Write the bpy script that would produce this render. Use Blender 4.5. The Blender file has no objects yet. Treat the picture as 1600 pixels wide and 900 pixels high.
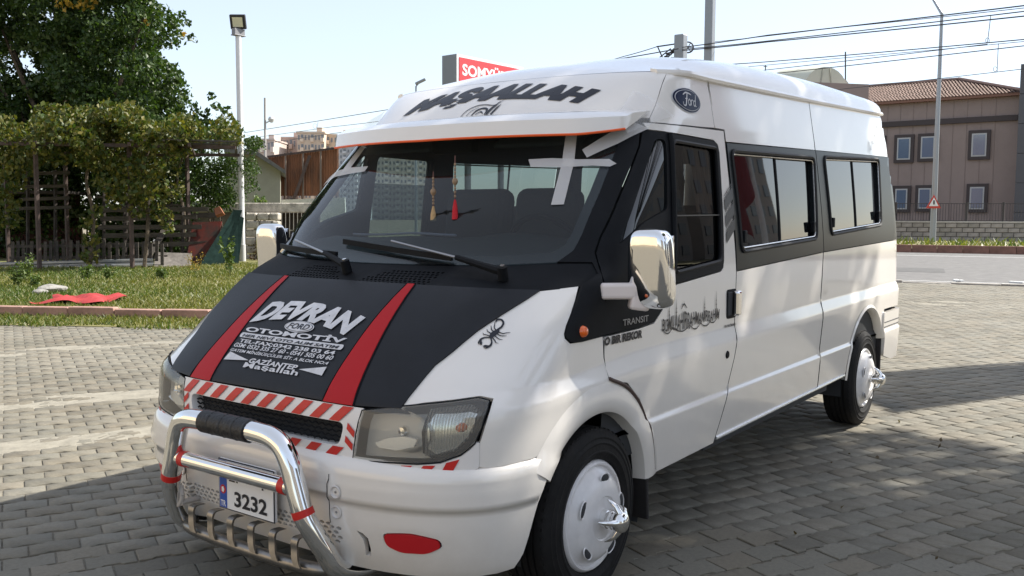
import bpy, bmesh, math, random
import numpy as np
from mathutils import Vector, Matrix
from mathutils.geometry import delaunay_2d_cdt
random.seed(7); rng=np.random.default_rng(7)
scene=bpy.context.scene; COL=scene.collection
# ------------------------------------------------------------------ camera
CAM=np.array([2.935,2.70,1.482]); YAW,PITCH,ROLL,FPX=math.radians(215.95),math.radians(-4.55),math.radians(.28),1422.
_f=np.array([math.cos(YAW)*math.cos(PITCH),math.sin(YAW)*math.cos(PITCH),math.sin(PITCH)])
_r=np.cross(_f,[0,0,1.]);_r/=np.linalg.norm(_r);_u=np.cross(_r,_f)
_r,_u=math.cos(ROLL)*_r+math.sin(ROLL)*_u,-math.sin(ROLL)*_r+math.cos(ROLL)*_u
cd=bpy.data.cameras.new('camera');cam=bpy.data.objects.new('camera',cd);COL.objects.link(cam)
cd.sensor_width=36;cd.lens=FPX/1600*36;cd.clip_end=3000;cd.clip_start=.05
cam.matrix_world=Matrix([[_r[0],_u[0],-_f[0],CAM[0]],[_r[1],_u[1],-_f[1],CAM[1]],[_r[2],_u[2],-_f[2],CAM[2]],[0,0,0,1]])
scene.camera=cam
# ------------------------------------------------------------------ light
SUN_EL=math.radians(44); SUN_AZ=math.atan2(.55,-.83)      # direction towards the sun (x back, y to the driver's side)
w=bpy.data.worlds.new('World');scene.world=w;w.use_nodes=True
nt=w.node_tree;sky=nt.nodes.new('ShaderNodeTexSky');sky.sky_type='NISHITA';sky.sun_disc=False
sky.sun_elevation=SUN_EL;sky.sun_rotation=math.pi/2-SUN_AZ;sky.dust_density=2.0;sky.air_density=1.0;sky.ozone_density=1.2;sky.altitude=1000
bg=nt.nodes['Background'];bg.inputs[1].default_value=.15;hz=nt.nodes.new('ShaderNodeMixRGB');hz.inputs[0].default_value=.55;hz.inputs[2].default_value=(2.95,3.0,3.06,1);nt.links.new(sky.outputs[0],hz.inputs[1]);nt.links.new(hz.outputs[0],bg.inputs[0])   # even summer haze over the clear sky
sd=bpy.data.lights.new('sun','SUN');sd.energy=4.6;sd.angle=math.radians(.53);sd.color=(1,.95,.86)
so=bpy.data.objects.new('sun',sd);COL.objects.link(so)
sv=Vector((math.cos(SUN_AZ)*math.cos(SUN_EL),math.sin(SUN_AZ)*math.cos(SUN_EL),math.sin(SUN_EL)))
so.rotation_euler=sv.to_track_quat('Z','Y').to_euler();so.location=(0,0,30)
vs=scene.view_settings;vs.view_transform='Standard';vs.look='None';vs.exposure=1.02;vs.gamma=1
# ------------------------------------------------------------------ helpers
def at(px,py,d):
    """world point seen in direction (px,py) at forward distance d metres"""
    return CAM+d*(_f+_r*(px-800)/FPX-_u*(py-450)/FPX)
def gnd(px,py,z=0.):
    k=_f+_r*(px-800)/FPX-_u*(py-450)/FPX
    return CAM+k*(z-CAM[2])/k[2]
MATS={}
def mat(name,col,rough=.5,metal=0,noise=0,nscale=8,bump=0,bscale=40,coat=0,ior=1.45,spec=.5,col2=None,trans=0,emit=0,sheen=0,detail=6,mapping=None,bdist=.01):
    if name in MATS: return MATS[name]
    m=bpy.data.materials.new(name);m.use_nodes=True;n=m.node_tree.nodes;l=m.node_tree.links;b=n['Principled BSDF']
    c=(*col,1);b.inputs['Base Color'].default_value=c;b.inputs['Roughness'].default_value=rough;b.inputs['Metallic'].default_value=metal
    b.inputs['IOR'].default_value=ior;b.inputs['Specular IOR Level'].default_value=spec;b.inputs['Coat Weight'].default_value=coat;b.inputs['Coat Roughness'].default_value=.06
    b.inputs['Transmission Weight'].default_value=trans
    if emit: b.inputs['Emission Color'].default_value=c;b.inputs['Emission Strength'].default_value=emit
    tc=n.new('ShaderNodeTexCoord');src=tc.outputs['Object']
    if mapping:
        mp=n.new('ShaderNodeMapping');mp.inputs['Scale'].default_value=mapping;l.new(src,mp.inputs[0]);src=mp.outputs[0]
    if noise or col2:
        t=n.new('ShaderNodeTexNoise');t.inputs['Scale'].default_value=nscale;t.inputs['Detail'].default_value=detail;t.inputs['Roughness'].default_value=.65;l.new(src,t.inputs['Vector'])
        r=n.new('ShaderNodeValToRGB');r.color_ramp.elements[0].position=.33;r.color_ramp.elements[1].position=.67
        if col2: r.color_ramp.elements[0].color=(*col2,1);r.color_ramp.elements[1].color=c
        else:
            r.color_ramp.elements[0].color=tuple(max(0,v*(1-noise)) for v in col)+(1,);r.color_ramp.elements[1].color=tuple(min(1,v*(1+noise)) for v in col)+(1,)
        l.new(t.outputs['Fac'],r.inputs[0]);l.new(r.outputs[0],b.inputs['Base Color'])
    if bump:
        t2=n.new('ShaderNodeTexNoise');t2.inputs['Scale'].default_value=bscale;t2.inputs['Detail'].default_value=5;l.new(src,t2.inputs['Vector'])
        bp=n.new('ShaderNodeBump');bp.inputs['Strength'].default_value=bump;bp.inputs['Distance'].default_value=bdist;l.new(t2.outputs['Fac'],bp.inputs['Height']);l.new(bp.outputs[0],b.inputs['Normal'])
    MATS[name]=m;return m
def glassmat(name,tint,ior,rough=0.0,haze=0,hc=(.5,.52,.52)):
    if name in MATS: return MATS[name]
    m=bpy.data.materials.new(name);m.use_nodes=True;n=m.node_tree.nodes;l=m.node_tree.links;n.clear()
    o=n.new('ShaderNodeOutputMaterial');mx=n.new('ShaderNodeMixShader');fr=n.new('ShaderNodeFresnel');fr.inputs['IOR'].default_value=ior
    tr=n.new('ShaderNodeBsdfTransparent');tr.inputs[0].default_value=(*tint,1);g=n.new('ShaderNodeBsdfGlossy');g.inputs['Roughness'].default_value=rough
    geo=n.new('ShaderNodeNewGeometry');mr=n.new('ShaderNodeMapRange');mr.inputs['To Min'].default_value=ior;mr.inputs['To Max'].default_value=1/ior;l.new(geo.outputs['Backfacing'],mr.inputs['Value']);l.new(mr.outputs[0],fr.inputs['IOR'])   # thin pane: same reflectance from both sides
    l.new(fr.outputs[0],mx.inputs[0]);l.new(g.outputs[0],mx.inputs[2])
    if haze:
        d=n.new('ShaderNodeBsdfDiffuse');d.inputs[0].default_value=(*hc,1);m2=n.new('ShaderNodeMixShader');m2.inputs[0].default_value=haze
        l.new(tr.outputs[0],m2.inputs[1]);l.new(d.outputs[0],m2.inputs[2]);l.new(m2.outputs[0],mx.inputs[1])
    else: l.new(tr.outputs[0],mx.inputs[1])
    l.new(mx.outputs[0],o.inputs[0]);MATS[name]=m;return m
def mesh(name,v,f,m=None,parent=None,smooth=False,normals=None,data=None):
    if data is None:
        me=bpy.data.meshes.new(name);me.from_pydata([tuple(map(float,p)) for p in v],[],[tuple(int(i) for i in q) for q in f])
        if m: me.materials.append(m)
        if smooth or normals is not None: me.shade_smooth()
        if normals is not None: me.normals_split_custom_set_from_vertices([tuple(map(float,q)) for q in normals])
    else: me=data
    o=bpy.data.objects.new(name,me);COL.objects.link(o)
    if parent: o.parent=parent
    return o
def empty(name,loc=(0,0,0),rz=0):
    o=bpy.data.objects.new(name,None);o.location=loc;o.rotation_euler=(0,0,rz);o.empty_display_size=.2;COL.objects.link(o);return o
def tag(o,label=None,cat=None,group=None,kind=None):
    if label:o['label']=label
    if cat:o['category']=cat
    if group:o['group']=group
    if kind:o['kind']=kind
    return o
def place(o,M): o.matrix_local=M;return o
class MB:
    """collects simple solids into one mesh"""
    def __init__(s): s.v=[];s.f=[]
    def add(s,v,f):
        k=len(s.v);s.v+= [tuple(map(float,p)) for p in v];s.f+=[tuple(int(i)+k for i in q) for q in f];return s
    def box(s,c,d,R=None,taper=1):
        c=np.array(c,float);h=np.array(d,float)/2
        p=np.array([[x*(taper if z>0 else 1),y*(taper if z>0 else 1),z] for z in(-1,1) for y in(-1,1) for x in(-1,1)],float)*h
        if R is not None: p=p@np.array(R).T
        return s.add(p+c,[(0,2,3,1),(4,5,7,6),(0,1,5,4),(2,6,7,3),(0,4,6,2),(1,3,7,5)])
    def bar(s,a,b,w,h=None,up=(0,0,1)):
        a=np.array(a,float);b=np.array(b,float);h=h or w;d=b-a;L=np.linalg.norm(d);d/=L
        up=np.array(up,float)
        if abs(d@up)>.98: up=np.array([1.,0,0])
        sx=np.cross(d,up);sx/=np.linalg.norm(sx);sz=np.cross(sx,d)
        return s.box((a+b)/2,(w,L,h),np.stack([sx,d,sz],1))
    def tube(s,pts,r,n=10,cap=True):
        pts=np.array(pts,float);N=len(pts);rr=np.broadcast_to(np.array(r,float),(N,))
        t=np.gradient(pts,axis=0);t/=np.maximum(np.linalg.norm(t,axis=1,keepdims=True),1e-9)
        a=np.array([0,0,1.]) if abs(t[0][2])<.9 else np.array([1.,0,0])
        V=[];nx=np.cross(t[0],a);nx/=np.linalg.norm(nx)
        for i in range(N):
            nx=nx-t[i]*(nx@t[i]);nx/=np.linalg.norm(nx);ny=np.cross(t[i],nx)
            for k in range(n):
                q=2*math.pi*k/n;V.append(pts[i]+rr[i]*(nx*math.cos(q)+ny*math.sin(q)))
        F=[(i*n+k,i*n+(k+1)%n,(i+1)*n+(k+1)%n,(i+1)*n+k) for i in range(N-1) for k in range(n)]
        if cap: F+=[tuple(range(n))[::-1],tuple((N-1)*n+k for k in range(n))]
        return s.add(V,F)
    def lathe(s,prof,n=32,M=None,cap=False):
        """profile of (radius, along) about local z"""
        V=[];K=len(prof)
        for k in range(n):
            q=2*math.pi*k/n
            for r,h in prof: V.append((r*math.cos(q),r*math.sin(q),h))
        F=[(k*K+i,((k+1)%n)*K+i,((k+1)%n)*K+i+1,k*K+i+1) for k in range(n) for i in range(K-1)]
        V=np.array(V)
        if M is not None: M=np.array(M);V=V@M[:3,:3].T+M[:3,3]
        return s.add(V,F)
    def prism(s,poly,z0,z1,M=None):
        n=len(poly);V=np.array([(x,y,z0) for x,y in poly]+[(x,y,z1) for x,y in poly],float)
        if M is not None: M=np.array(M);V=V@M[:3,:3].T+M[:3,3]
        return s.add(V,[tuple(range(n))[::-1],tuple(range(n,2*n))]+[(i,(i+1)%n,n+(i+1)%n,n+i) for i in range(n)])
    def build(s,name,m,parent=None,smooth=False,bevel=0,seg=2):
        o=mesh(name,s.v,s.f,m,parent,smooth)
        bm=bmesh.new();bm.from_mesh(o.data);bmesh.ops.recalc_face_normals(bm,faces=bm.faces);bm.to_mesh(o.data);bm.free()
        if smooth:
            o.data.shade_smooth();o.data.set_sharp_from_angle(angle=math.radians(38))
        if bevel:
            b=o.modifiers.new('bevel','BEVEL');b.width=bevel;b.segments=seg;b.limit_method='ANGLE';b.angle_limit=math.radians(35)
        return o
def frame(o,x,y,z):
    return np.array([[x[0],y[0],z[0],o[0]],[x[1],y[1],z[1],o[1]],[x[2],y[2],z[2],o[2]],[0,0,0,1]],float)
def catm(pts,n=8):
    p=[np.array(q,float) for q in pts];p=[2*p[0]-p[1]]+p+[2*p[-1]-p[-2]];out=[]
    for i in range(1,len(p)-2):
        for k in range(n):
            t=k/n;a,b,c,d=p[i-1:i+3]
            out.append(.5*((2*b)+(c-a)*t+(2*a-5*b+4*c-d)*t*t+(3*b-a-3*c+d)*t**3))
    out.append(p[-2]);return np.array(out)
# ------------------------------------------------------------------ body skin of the minibus
def pch(xs,ys):
    xs=np.array(xs,float);ys=np.array(ys,float);h=np.diff(xs);d=np.diff(ys)/h
    m=np.zeros(len(xs));m[0]=d[0];m[-1]=d[-1]
    for i in range(1,len(xs)-1):
        if d[i-1]*d[i]>0:
            w1=2*h[i]+h[i-1];w2=h[i]+2*h[i-1];m[i]=(w1+w2)/(w1/d[i-1]+w2/d[i])
    X=np.linspace(xs[0],xs[-1],3000);i=np.clip(np.searchsorted(xs,X,side='right')-1,0,len(xs)-2);t=(X-xs[i])/h[i]
    Y=(1+2*t)*(1-t)**2*ys[i]+t*(1-t)**2*h[i]*m[i]+t*t*(3-2*t)*ys[i+1]+t*t*(t-1)*h[i]*m[i+1]
    return lambda x:np.interp(x,X,Y)
HP=math.pi/2
gx=pch([-4.7,-1.2,-.4,.17,.8],[.05,0,-.007,-.04,-.06])
class Skin:
    """outer surface: at each height a superellipse nose running into straight flanks; u = angle round the nose, then metres along the flank"""
    def __init__(s,W,X,A,N,R=None,shear=False):
        s.W,s.X,s.A,s.N=[pch(*q) for q in (W,X,A,N)];wp=s.W;s.W=lambda z:np.where(np.asarray(z)<1.0,np.interp(z,*W),wp(z));s.R=pch(*R) if R else None;s.shear=shear
    def P(s,u,z):
        u=np.asarray(u,float);z=np.asarray(z,float)+0*u;sg=np.where(u>=0,1.,-1.);q=np.abs(u)
        xf,a,n=s.X(z),s.A(z),s.N(z)
        ph=np.minimum(q,HP);c=np.maximum(np.cos(ph),0);sn=np.sin(ph);r=(c**n+sn**n)**(-1/n)
        x=xf-a+a*r*c-np.maximum(q-HP,0)
        zz=z-gx(x)*np.exp(-((z-.92)/.13)**2) if s.shear else z
        y=s.W(zz)*r*sn
        if s.R:
            rc=.14;k=np.clip(s.R(z)+rc-x,0,rc);y=y-(rc-np.sqrt(np.maximum(rc*rc-k*k,0)))*.9
        return np.stack([x,sg*y,z],-1)
    def Nn(s,u,z,e=2e-3):
        u=np.asarray(u,float);z=np.asarray(z,float);sg=np.where(u>=0,1.,-1.)[...,None];q=np.abs(u)
        n=np.cross(s.P(q+e,z)-s.P(np.maximum(q-e,1e-6),z),s.P(q,z+e)-s.P(q,z-e));n/=np.maximum(np.linalg.norm(n,axis=-1,keepdims=True),1e-9)
        n[...,1:2]*=sg;return n
    def uy(s,y,z):
        z=np.asarray(z,float);y=np.asarray(y,float)+0*z;lo=0*y;hi=lo+HP
        for _ in range(30):
            m=(lo+hi)/2;b=s.P(m,z)[...,1]<np.abs(y);lo=np.where(b,m,lo);hi=np.where(b,hi,m)
        return lo*np.where(y>=0,1,-1)
    def ux(s,x,z,sg=1):
        z=np.asarray(z,float);x=np.asarray(x,float)+0*z;xs=s.X(z)-s.A(z);lo=0*x;hi=lo+HP
        for _ in range(30):
            m=(lo+hi)/2;b=s.P(m,z)[...,0]>x;lo=np.where(b,m,lo);hi=np.where(b,hi,m)
        return sg*np.where(x<=xs,HP+xs-x,lo)
BODY=Skin(([.2,.40,.60,.630,.638,.85,.876,.945,.96,1.25,1.85,2.15,2.3],[.955,.972,.984,.985,.974,.985,.984,.962,.962,.957,.905,.865,.845]),
 ([.2,.60,.70,.78,.83,.90,1.0,1.1,1.20,1.235,1.26,1.5,1.9,2.0,2.06,2.13,2.2,2.3],[.79,.80,.797,.79,.775,.725,.635,.53,.40,.34,.27,.04,-.35,-.463,-.543,-.662,-.81,-1.05]),
 ([.2,.83,1.2,1.5,1.95,2.06,2.13,2.3],[.60,.60,.50,.50,.50,.42,.33,.30]),([.2,.83,1.0,1.2,1.5,2.05,2.3],[3.5,3.5,2.8,2.3,2.4,2.5,2.6]),
 ([.2,.6,1.3,1.94,2.3],[-4.69,-4.715,-4.70,-4.60,-4.50]),True)
BUMP=Skin(([.2,.24,.30,.45,.512,.522,.568,.578,.61,.645,.668],[.955,.965,.98,.988,.990,.997,.997,.989,.989,.982,.955]),
 ([.2,.24,.28,.36,.45,.512,.522,.568,.578,.61,.645,.668],[.74,.78,.80,.83,.845,.848,.857,.857,.849,.847,.832,.79]),
 ([.2,.67],[.62,.62]),([.2,.67],[3.2,3.2]))
def fy(pts,sk=BODY): return [(float(sk.uy(y,z)),z) for y,z in dens(pts)]
def fx(pts,sg=1,sk=BODY): return [(float(sk.ux(x,z,sg)),z) for x,z in dens(pts)]
def dens(p,h=.05):
    out=[];n=len(p)
    for i in range(n):
        a=np.array(p[i],float);b=np.array(p[(i+1)%n],float);k=max(1,int(math.ceil(np.linalg.norm(b-a)/h)))
        out+=[tuple(a+(b-a)*t/k) for t in range(k)]
    return out
def odens(p,h=.05):
    out=[]
    for a,b in zip(p[:-1],p[1:]):
        a=np.array(a,float);b=np.array(b,float);k=max(1,int(math.ceil(np.linalg.norm(b-a)/h)));out+=[tuple(a+(b-a)*t/k) for t in range(k)]
    return out+[tuple(p[-1])]
def pip(P,poly):
    P=np.asarray(P,float);q=np.array(poly,float);x,y=P[:,0],P[:,1];c=np.zeros(len(P),bool);j=len(q)-1
    for i in range(len(q)):
        xi,yi=q[i];xj,yj=q[j]
        if yi!=yj: c^=((yi>y)!=(yj>y))&(x<(xj-xi)*(y-yi)/(yj-yi)+xi)
        j=i
    return c
def rrect(x0,x1,z0,z1,r,n=5,dx=(0,0,0,0)):
    out=[]
    for cx,cz,a0 in ((x1-r,z1-r,0),(x0+r,z1-r,90),(x0+r,z0+r,180),(x1-r,z0+r,270)):
        for k in range(n+1):
            a=math.radians(a0+90*k/n);out.append((cx+r*math.cos(a),cz+r*math.sin(a)))
    return out
def rpoly(p,r,n=4):
    """round the corners of a polygon"""
    out=[];N=len(p)
    for i in range(N):
        a,b,c=[np.array(p[(i+k-1)%N],float) for k in range(3)];u=a-b;v=c-b;lu,lv=np.linalg.norm(u),np.linalg.norm(v);k=min(r,lu*.45,lv*.45)
        s,e=b+u/lu*k,b+v/lv*k
        for t in np.linspace(0,1,n+1): out.append(tuple((1-t)**2*s+2*t*(1-t)*b+t*t*e))
    return out
def cdt(outer,holes,h,extra=None):
    pts=[];edges=[]
    for lp in [outer]+holes:
        k=len(pts);n=len(lp);pts+=[tuple(p) for p in lp];edges+=[(k+i,k+(i+1)%n) for i in range(n)]
    q=np.array(outer);lo=q.min(0);hi=q.max(0)
    X,Y=np.meshgrid(np.arange(lo[0]+h*.5,hi[0],h),np.arange(lo[1]+h*.5,hi[1],h));G=np.stack([X.ravel(),Y.ravel()],1)
    if len(G):
        keep=pip(G,outer)
        for lp in holes: keep&=~pip(G,lp)
        G=G[keep]
        if len(G):
            B=np.array(pts);d=np.min(np.abs(G[:,None,:]-B[None,::max(1,len(B)//400),:]).max(2),1);G=G[d>h*.35]
        pts+=[tuple(p) for p in G]
    if extra is not None and len(extra):
        B=np.array(pts[:sum(len(q) for q in [outer]+holes)])
        for row in extra:
            E_=np.array(row);kp=pip(E_,outer)
            for lp in holes: kp&=~pip(E_,lp)
            kp&=np.min(np.hypot(E_[:,None,0]-B[None,:,0],E_[:,None,1]-B[None,:,1]),1)>.008
            last=-9
            for i in np.nonzero(kp)[0]:
                pts.append(tuple(E_[i]))
                if i==last+1: edges.append((len(pts)-2,len(pts)-1))
                last=i
    r=delaunay_2d_cdt([Vector(p) for p in pts],edges,[],0,1e-6)
    V=np.array([tuple(v) for v in r[0]]);T=np.array([t for t in r[2] if len(t)==3])
    cen=V[T].mean(1);k=pip(cen,outer)
    for lp in holes: k&=~pip(cen,lp)
    T=T[k];a=V[T];cr=(a[:,1,0]-a[:,0,0])*(a[:,2,1]-a[:,0,1])-(a[:,1,1]-a[:,0,1])*(a[:,2,0]-a[:,0,0])
    T=T[np.abs(cr)>1e-9];cr=cr[np.abs(cr)>1e-9];T[cr<0]=T[cr<0][:,::-1]
    return V,T
def panel(name,outer,m,parent=None,holes=(),off=0,thick=.012,h=.045,sk=BODY,bulge=None):
    """a piece of the skin cut to an outline (u,z), with turned-in edges"""
    holes=[list(x) for x in holes];ex=None
    if sk.shear and not bulge:
        q=np.array(outer);us=np.arange(q[:,0].min(),q[:,0].max(),min(h,.04));ex=[]
        for z0 in (.618,.630,.638,.650,.862,.876,.888,.935,.945,.955,.97):
            if not q[:,1].min()-.06<z0<q[:,1].max()+.06: continue
            zz=np.full(len(us),z0)
            if z0>.8:
                for _ in range(3): zz=z0+gx(sk.P(us,zz)[:,0])*np.exp(-((zz-.92)/.13)**2)
            ex.append(list(zip(us,zz)))
    V,T=cdt(list(outer),holes,h,ex)
    N=sk.Nn(V[:,0],V[:,1]);o=np.full(len(V),float(off))
    if bulge: o=o+bulge(V)
    P=sk.P(V[:,0],V[:,1])+N*o[:,None]
    vs=[P];ns=[N];F=[tuple(t) for t in T];k=len(P)
    if thick:
        for lp in [list(outer)]+holes:
            q=np.array(lp);n=len(q);nn=sk.Nn(q[:,0],q[:,1]);base=sk.P(q[:,0],q[:,1]);oo=np.full(n,float(off))+(bulge(q) if bulge else 0)
            a=base+nn*oo[:,None];b=base+nn*(oo-thick)[:,None]
            tg=np.roll(a,-1,0)-np.roll(a,1,0);sn=np.cross(tg,nn);sn/=np.maximum(np.linalg.norm(sn,axis=1,keepdims=True),1e-9)
            ar=np.sum(q[:,0]*np.roll(q[:,1],-1)-np.roll(q[:,0],-1)*q[:,1]);hole=lp is not outer and lp in holes
            fl=(ar>0)
            if (not fl): sn=-sn
            if hole: sn=-sn
            vs+=[a,b];ns+=[sn,sn]
            for i in range(n):
                j=(i+1)%n;F.append((k+i,k+j,k+n+j,k+n+i) if fl==hole else (k+j,k+i,k+n+i,k+n+j))
            k+=2*n
    return mesh(name,np.concatenate(vs),F,m,parent,normals=np.concatenate(ns))
_tc={}
def text2d(s,bold=0.,shear=0.,space=1.):
    key=(s,bold,shear,space)
    if key in _tc: return _tc[key]
    c=bpy.data.curves.new('t','FONT');c.body=s;c.size=1;c.offset=bold;c.shear=shear;c.space_character=space;c.resolution_u=3
    o=bpy.data.objects.new('t',c);COL.objects.link(o);dg=bpy.context.evaluated_depsgraph_get();me=bpy.data.meshes.new_from_object(o.evaluated_get(dg))
    V=np.array([v.co[:2] for v in me.vertices]);F=[tuple(p.vertices) for p in me.polygons]
    bpy.data.objects.remove(o);bpy.data.curves.remove(c)
    _tc[key]=(V,F,me);return _tc[key]
def lettering(name,s,fn,m,parent,w,h,bold=0.,shear=0.,step=.06,space=1.,warp=None):
    """text fitted to a w x h box about its centre, bent onto a surface by fn(a,b)"""
    V,F,me=text2d(s,bold,shear,space);lo,hi=V.min(0),V.max(0);Q=(V-lo)/(hi-lo)-.5;Q=Q*[w,h]
    bm=bmesh.new();vv=[bm.verts.new((p[0],p[1],0)) for p in Q]
    for f in F:
        try: bm.faces.new([vv[i] for i in f])
        except ValueError: pass
    for ax,L in ((0,w),(1,h)):
        for k in np.arange(-L/2+step,L/2,step):
            co=[0,0,0];no=[0,0,0];co[ax]=k;no[ax]=1;bmesh.ops.bisect_plane(bm,geom=bm.verts[:]+bm.edges[:]+bm.faces[:],plane_co=co,plane_no=no)
    bm.verts.index_update();R=np.array([v.co[:2] for v in bm.verts])
    if warp: R=warp(R)
    P=fn(R[:,0],R[:,1]);F=[tuple(v.index for v in f.verts) for f in bm.faces];bm.free()
    o=mesh(name,P,F,m,parent);return o
def onfront(y0,z0,off=.003,zs=1.,sk=BODY):
    """local (a across, b up) -> front skin about (y0,z0)"""
    def f(a,b):
        z=z0+b*zs;u=sk.uy(y0+a,z);return sk.P(u,z)+sk.Nn(u,z)*off
    return f
def onside(x0,z0,off=.003,slope=0,sk=BODY,sg=1):
    """reading direction runs towards the rear on the driver's side"""
    def f(a,b):
        z=z0+b+slope*a;u=sk.ux(x0-sg*a,z,sg);return sk.P(u,z)+sk.Nn(u,z)*off
    return f
def decal(name,poly,fn,m,parent,h=.04):
    V,T=cdt(dens(poly,h),[],h);return mesh(name,fn(V[:,0],V[:,1]),T,m,parent)
# ------------------------------------------------------------------ materials
WHITE=mat('pearl_white_paint',(.82,.78,.725),.28,coat=1,noise=.025,nscale=1.5,bump=.02,bscale=3)
def add_dirt(m,z0,z1,col,amt):
    n=m.node_tree.nodes;l=m.node_tree.links;b=n['Principled BSDF'];src=b.inputs['Base Color'].links[0].from_socket
    g=n.new('ShaderNodeNewGeometry');sx=n.new('ShaderNodeSeparateXYZ');l.new(g.outputs['Position'],sx.inputs[0])
    mr=n.new('ShaderNodeMapRange');mr.inputs['From Min'].default_value=z1;mr.inputs['From Max'].default_value=z0;mr.inputs['To Max'].default_value=1;l.new(sx.outputs['Z'],mr.inputs['Value'])
    nz=n.new('ShaderNodeTexNoise');nz.inputs['Scale'].default_value=4;nz.inputs['Detail'].default_value=8;nz.inputs['Roughness'].default_value=.75;l.new(g.outputs['Position'],nz.inputs['Vector'])
    mu=n.new('ShaderNodeMath');mu.operation='MULTIPLY';l.new(mr.outputs[0],mu.inputs[0]);l.new(nz.outputs['Fac'],mu.inputs[1])
    m2=n.new('ShaderNodeMath');m2.operation='MULTIPLY';m2.inputs[1].default_value=amt;m2.use_clamp=True;l.new(mu.outputs[0],m2.inputs[0])
    mx=n.new('ShaderNodeMixRGB');mx.inputs[2].default_value=(*col,1);l.new(m2.outputs[0],mx.inputs[0]);l.new(src,mx.inputs[1]);l.new(mx.outputs[0],b.inputs['Base Color'])
add_dirt(WHITE,.22,.75,(.33,.27,.2),.55)
DARKIN=mat('dark_trim',(.035,.037,.04),.75)
VINYL=mat('black_vinyl',(.009,.010,.013),.46,spec=.35,bump=.25,bscale=260,noise=.25,nscale=5,bdist=.002)
REDV=mat('red_vinyl',(.43,.010,.014),.5,spec=.25,bump=.2,bscale=260,bdist=.002)
PLAST=mat('black_plastic',(.008,.009,.011),.6,spec=.15,bump=.15,bscale=300,noise=.2,nscale=6,bdist=.002)
GLOSSB=mat('black_gloss',(.008,.009,.011),.14,coat=.6)
SILVER=mat('silver_print',(.62,.62,.64),.5,noise=.12,nscale=30)
DECAL=mat('black_decal',(.012,.013,.02),.4)
CHROME=mat('chrome',(.85,.85,.84),.06,metal=1)
CHROME2=mat('worn_chrome',(.62,.60,.57),.2,metal=1,noise=.15,nscale=20)
RUB=mat('tyre_rubber',(.011,.0105,.0105),.75,spec=.3,noise=.35,nscale=9,bump=.2,bscale=60)
HUB=mat('white_wheel_trim',(.72,.70,.69),.38,coat=.4,noise=.09,nscale=7)
RED=mat('red_tape',(.55,.02,.015),.4);WTAPE=mat('white_tape',(.78,.75,.72),.45)
REDF=mat('red_lamp_film',(.50,.012,.018),.38)
AMBER=mat('amber_lens',(.85,.14,.01),.15,coat=1)
ORANGE=mat('orange_edge',(.85,.12,.02),.45)
STEEL=mat('grey_steel',(.30,.30,.31),.38,metal=.9,noise=.2,nscale=15)
PLATE=mat('plate_white',(.8,.8,.8),.35);PBLUE=mat('plate_blue',(.02,.08,.38),.35);OVAL=mat('oval_blue',(.006,.016,.05),.4,spec=.15)
WGLASS=glassmat('windscreen_glass',(.43,.51,.52),1.5,haze=.022)
DGLASS=glassmat('door_glass',(.16,.17,.17),1.5)
TINT=mat('tinted_mirror_glass',(.006,.008,.009),.015,ior=1.52,spec=.5)
BAND=mat('dark_band_paint',(.006,.010,.012),.3,spec=.2)
PINKW=mat('white_plastic',(.78,.70,.66),.4)
SEAT=mat('seat_fabric',(.03,.035,.042),.9,bump=.2,bscale=200)
MASK=bpy.data.materials.new('masking_tape');MASK.use_nodes=True
_n=MASK.node_tree.nodes;_l=MASK.node_tree.links;_b=_n['Principled BSDF'];_b.inputs['Base Color'].default_value=(.78,.76,.74,1);_b.inputs['Roughness'].default_value=.55;_b.inputs['Alpha'].default_value=.62
_t=_n.new('ShaderNodeTexNoise');_t.inputs['Scale'].default_value=30;_tc2=_n.new('ShaderNodeTexCoord');_l.new(_tc2.outputs['Object'],_t.inputs['Vector'])
_bp=_n.new('ShaderNodeBump');_bp.inputs['Strength'].default_value=.5;_bp.inputs['Distance'].default_value=.01;_l.new(_t.outputs[0],_bp.inputs['Height']);_l.new(_bp.outputs[0],_b.inputs['Normal'])
# ------------------------------------------------------------------ minibus
van=empty('minibus');tag(van,'white high-roof minibus with black bonnet cover, red stripes and chrome bull bar','minibus')
hood_edge=[(.646,.838),(.660,.90),(.675,.967),(.702,1.008),(.735,1.073),(.776,1.13),(.812,1.178),(.829,1.206)]
# bonnet under its vinyl cover
ho=[(-y,z) for y,z in hood_edge][::-1]+[(-.45,.830),(0,.834),(.45,.830)]+hood_edge+[(.6,1.211),(.3,1.215),(0,1.216),(-.3,1.215),(-.6,1.211)]
ho=ho[::-1] if False else ho
def ccw(p):
    q=np.array(p);return p if np.sum(q[:,0]*np.roll(q[:,1],-1)-np.roll(q[:,0],-1)*q[:,1])>0 else p[::-1]
_wr=[(random.uniform(-.6,.6),random.uniform(.9,1.2),random.uniform(.03,.09),random.uniform(-1,1)) for _ in range(14)]
def wrinkle(V):
    o=np.zeros(len(V))
    for a,b,s,k in _wr: o+=.0016*k*np.exp(-(((V[:,0]-a)*math.cos(k*3)+(V[:,1]-b)*math.sin(k*3))/(s*.35))**2-(((V[:,1]-b)*math.cos(k*3)-(V[:,0]-a)*math.sin(k*3))/(s*2))**2)
    return o
hood=panel('bonnet',ccw(fy(ho)),VINYL,van,off=.007,thick=.02,h=.03,bulge=wrinkle)
def strip_poly(sg):
    L=[(.322,.829),(.323,.92),(.327,1.02),(.332,1.12),(.341,1.214)];R=[(.458,.829),(.437,.92),(.415,1.02),(.393,1.12),(.372,1.214)]
    return [(sg*y,z) for y,z in L+R[::-1]]
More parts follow.
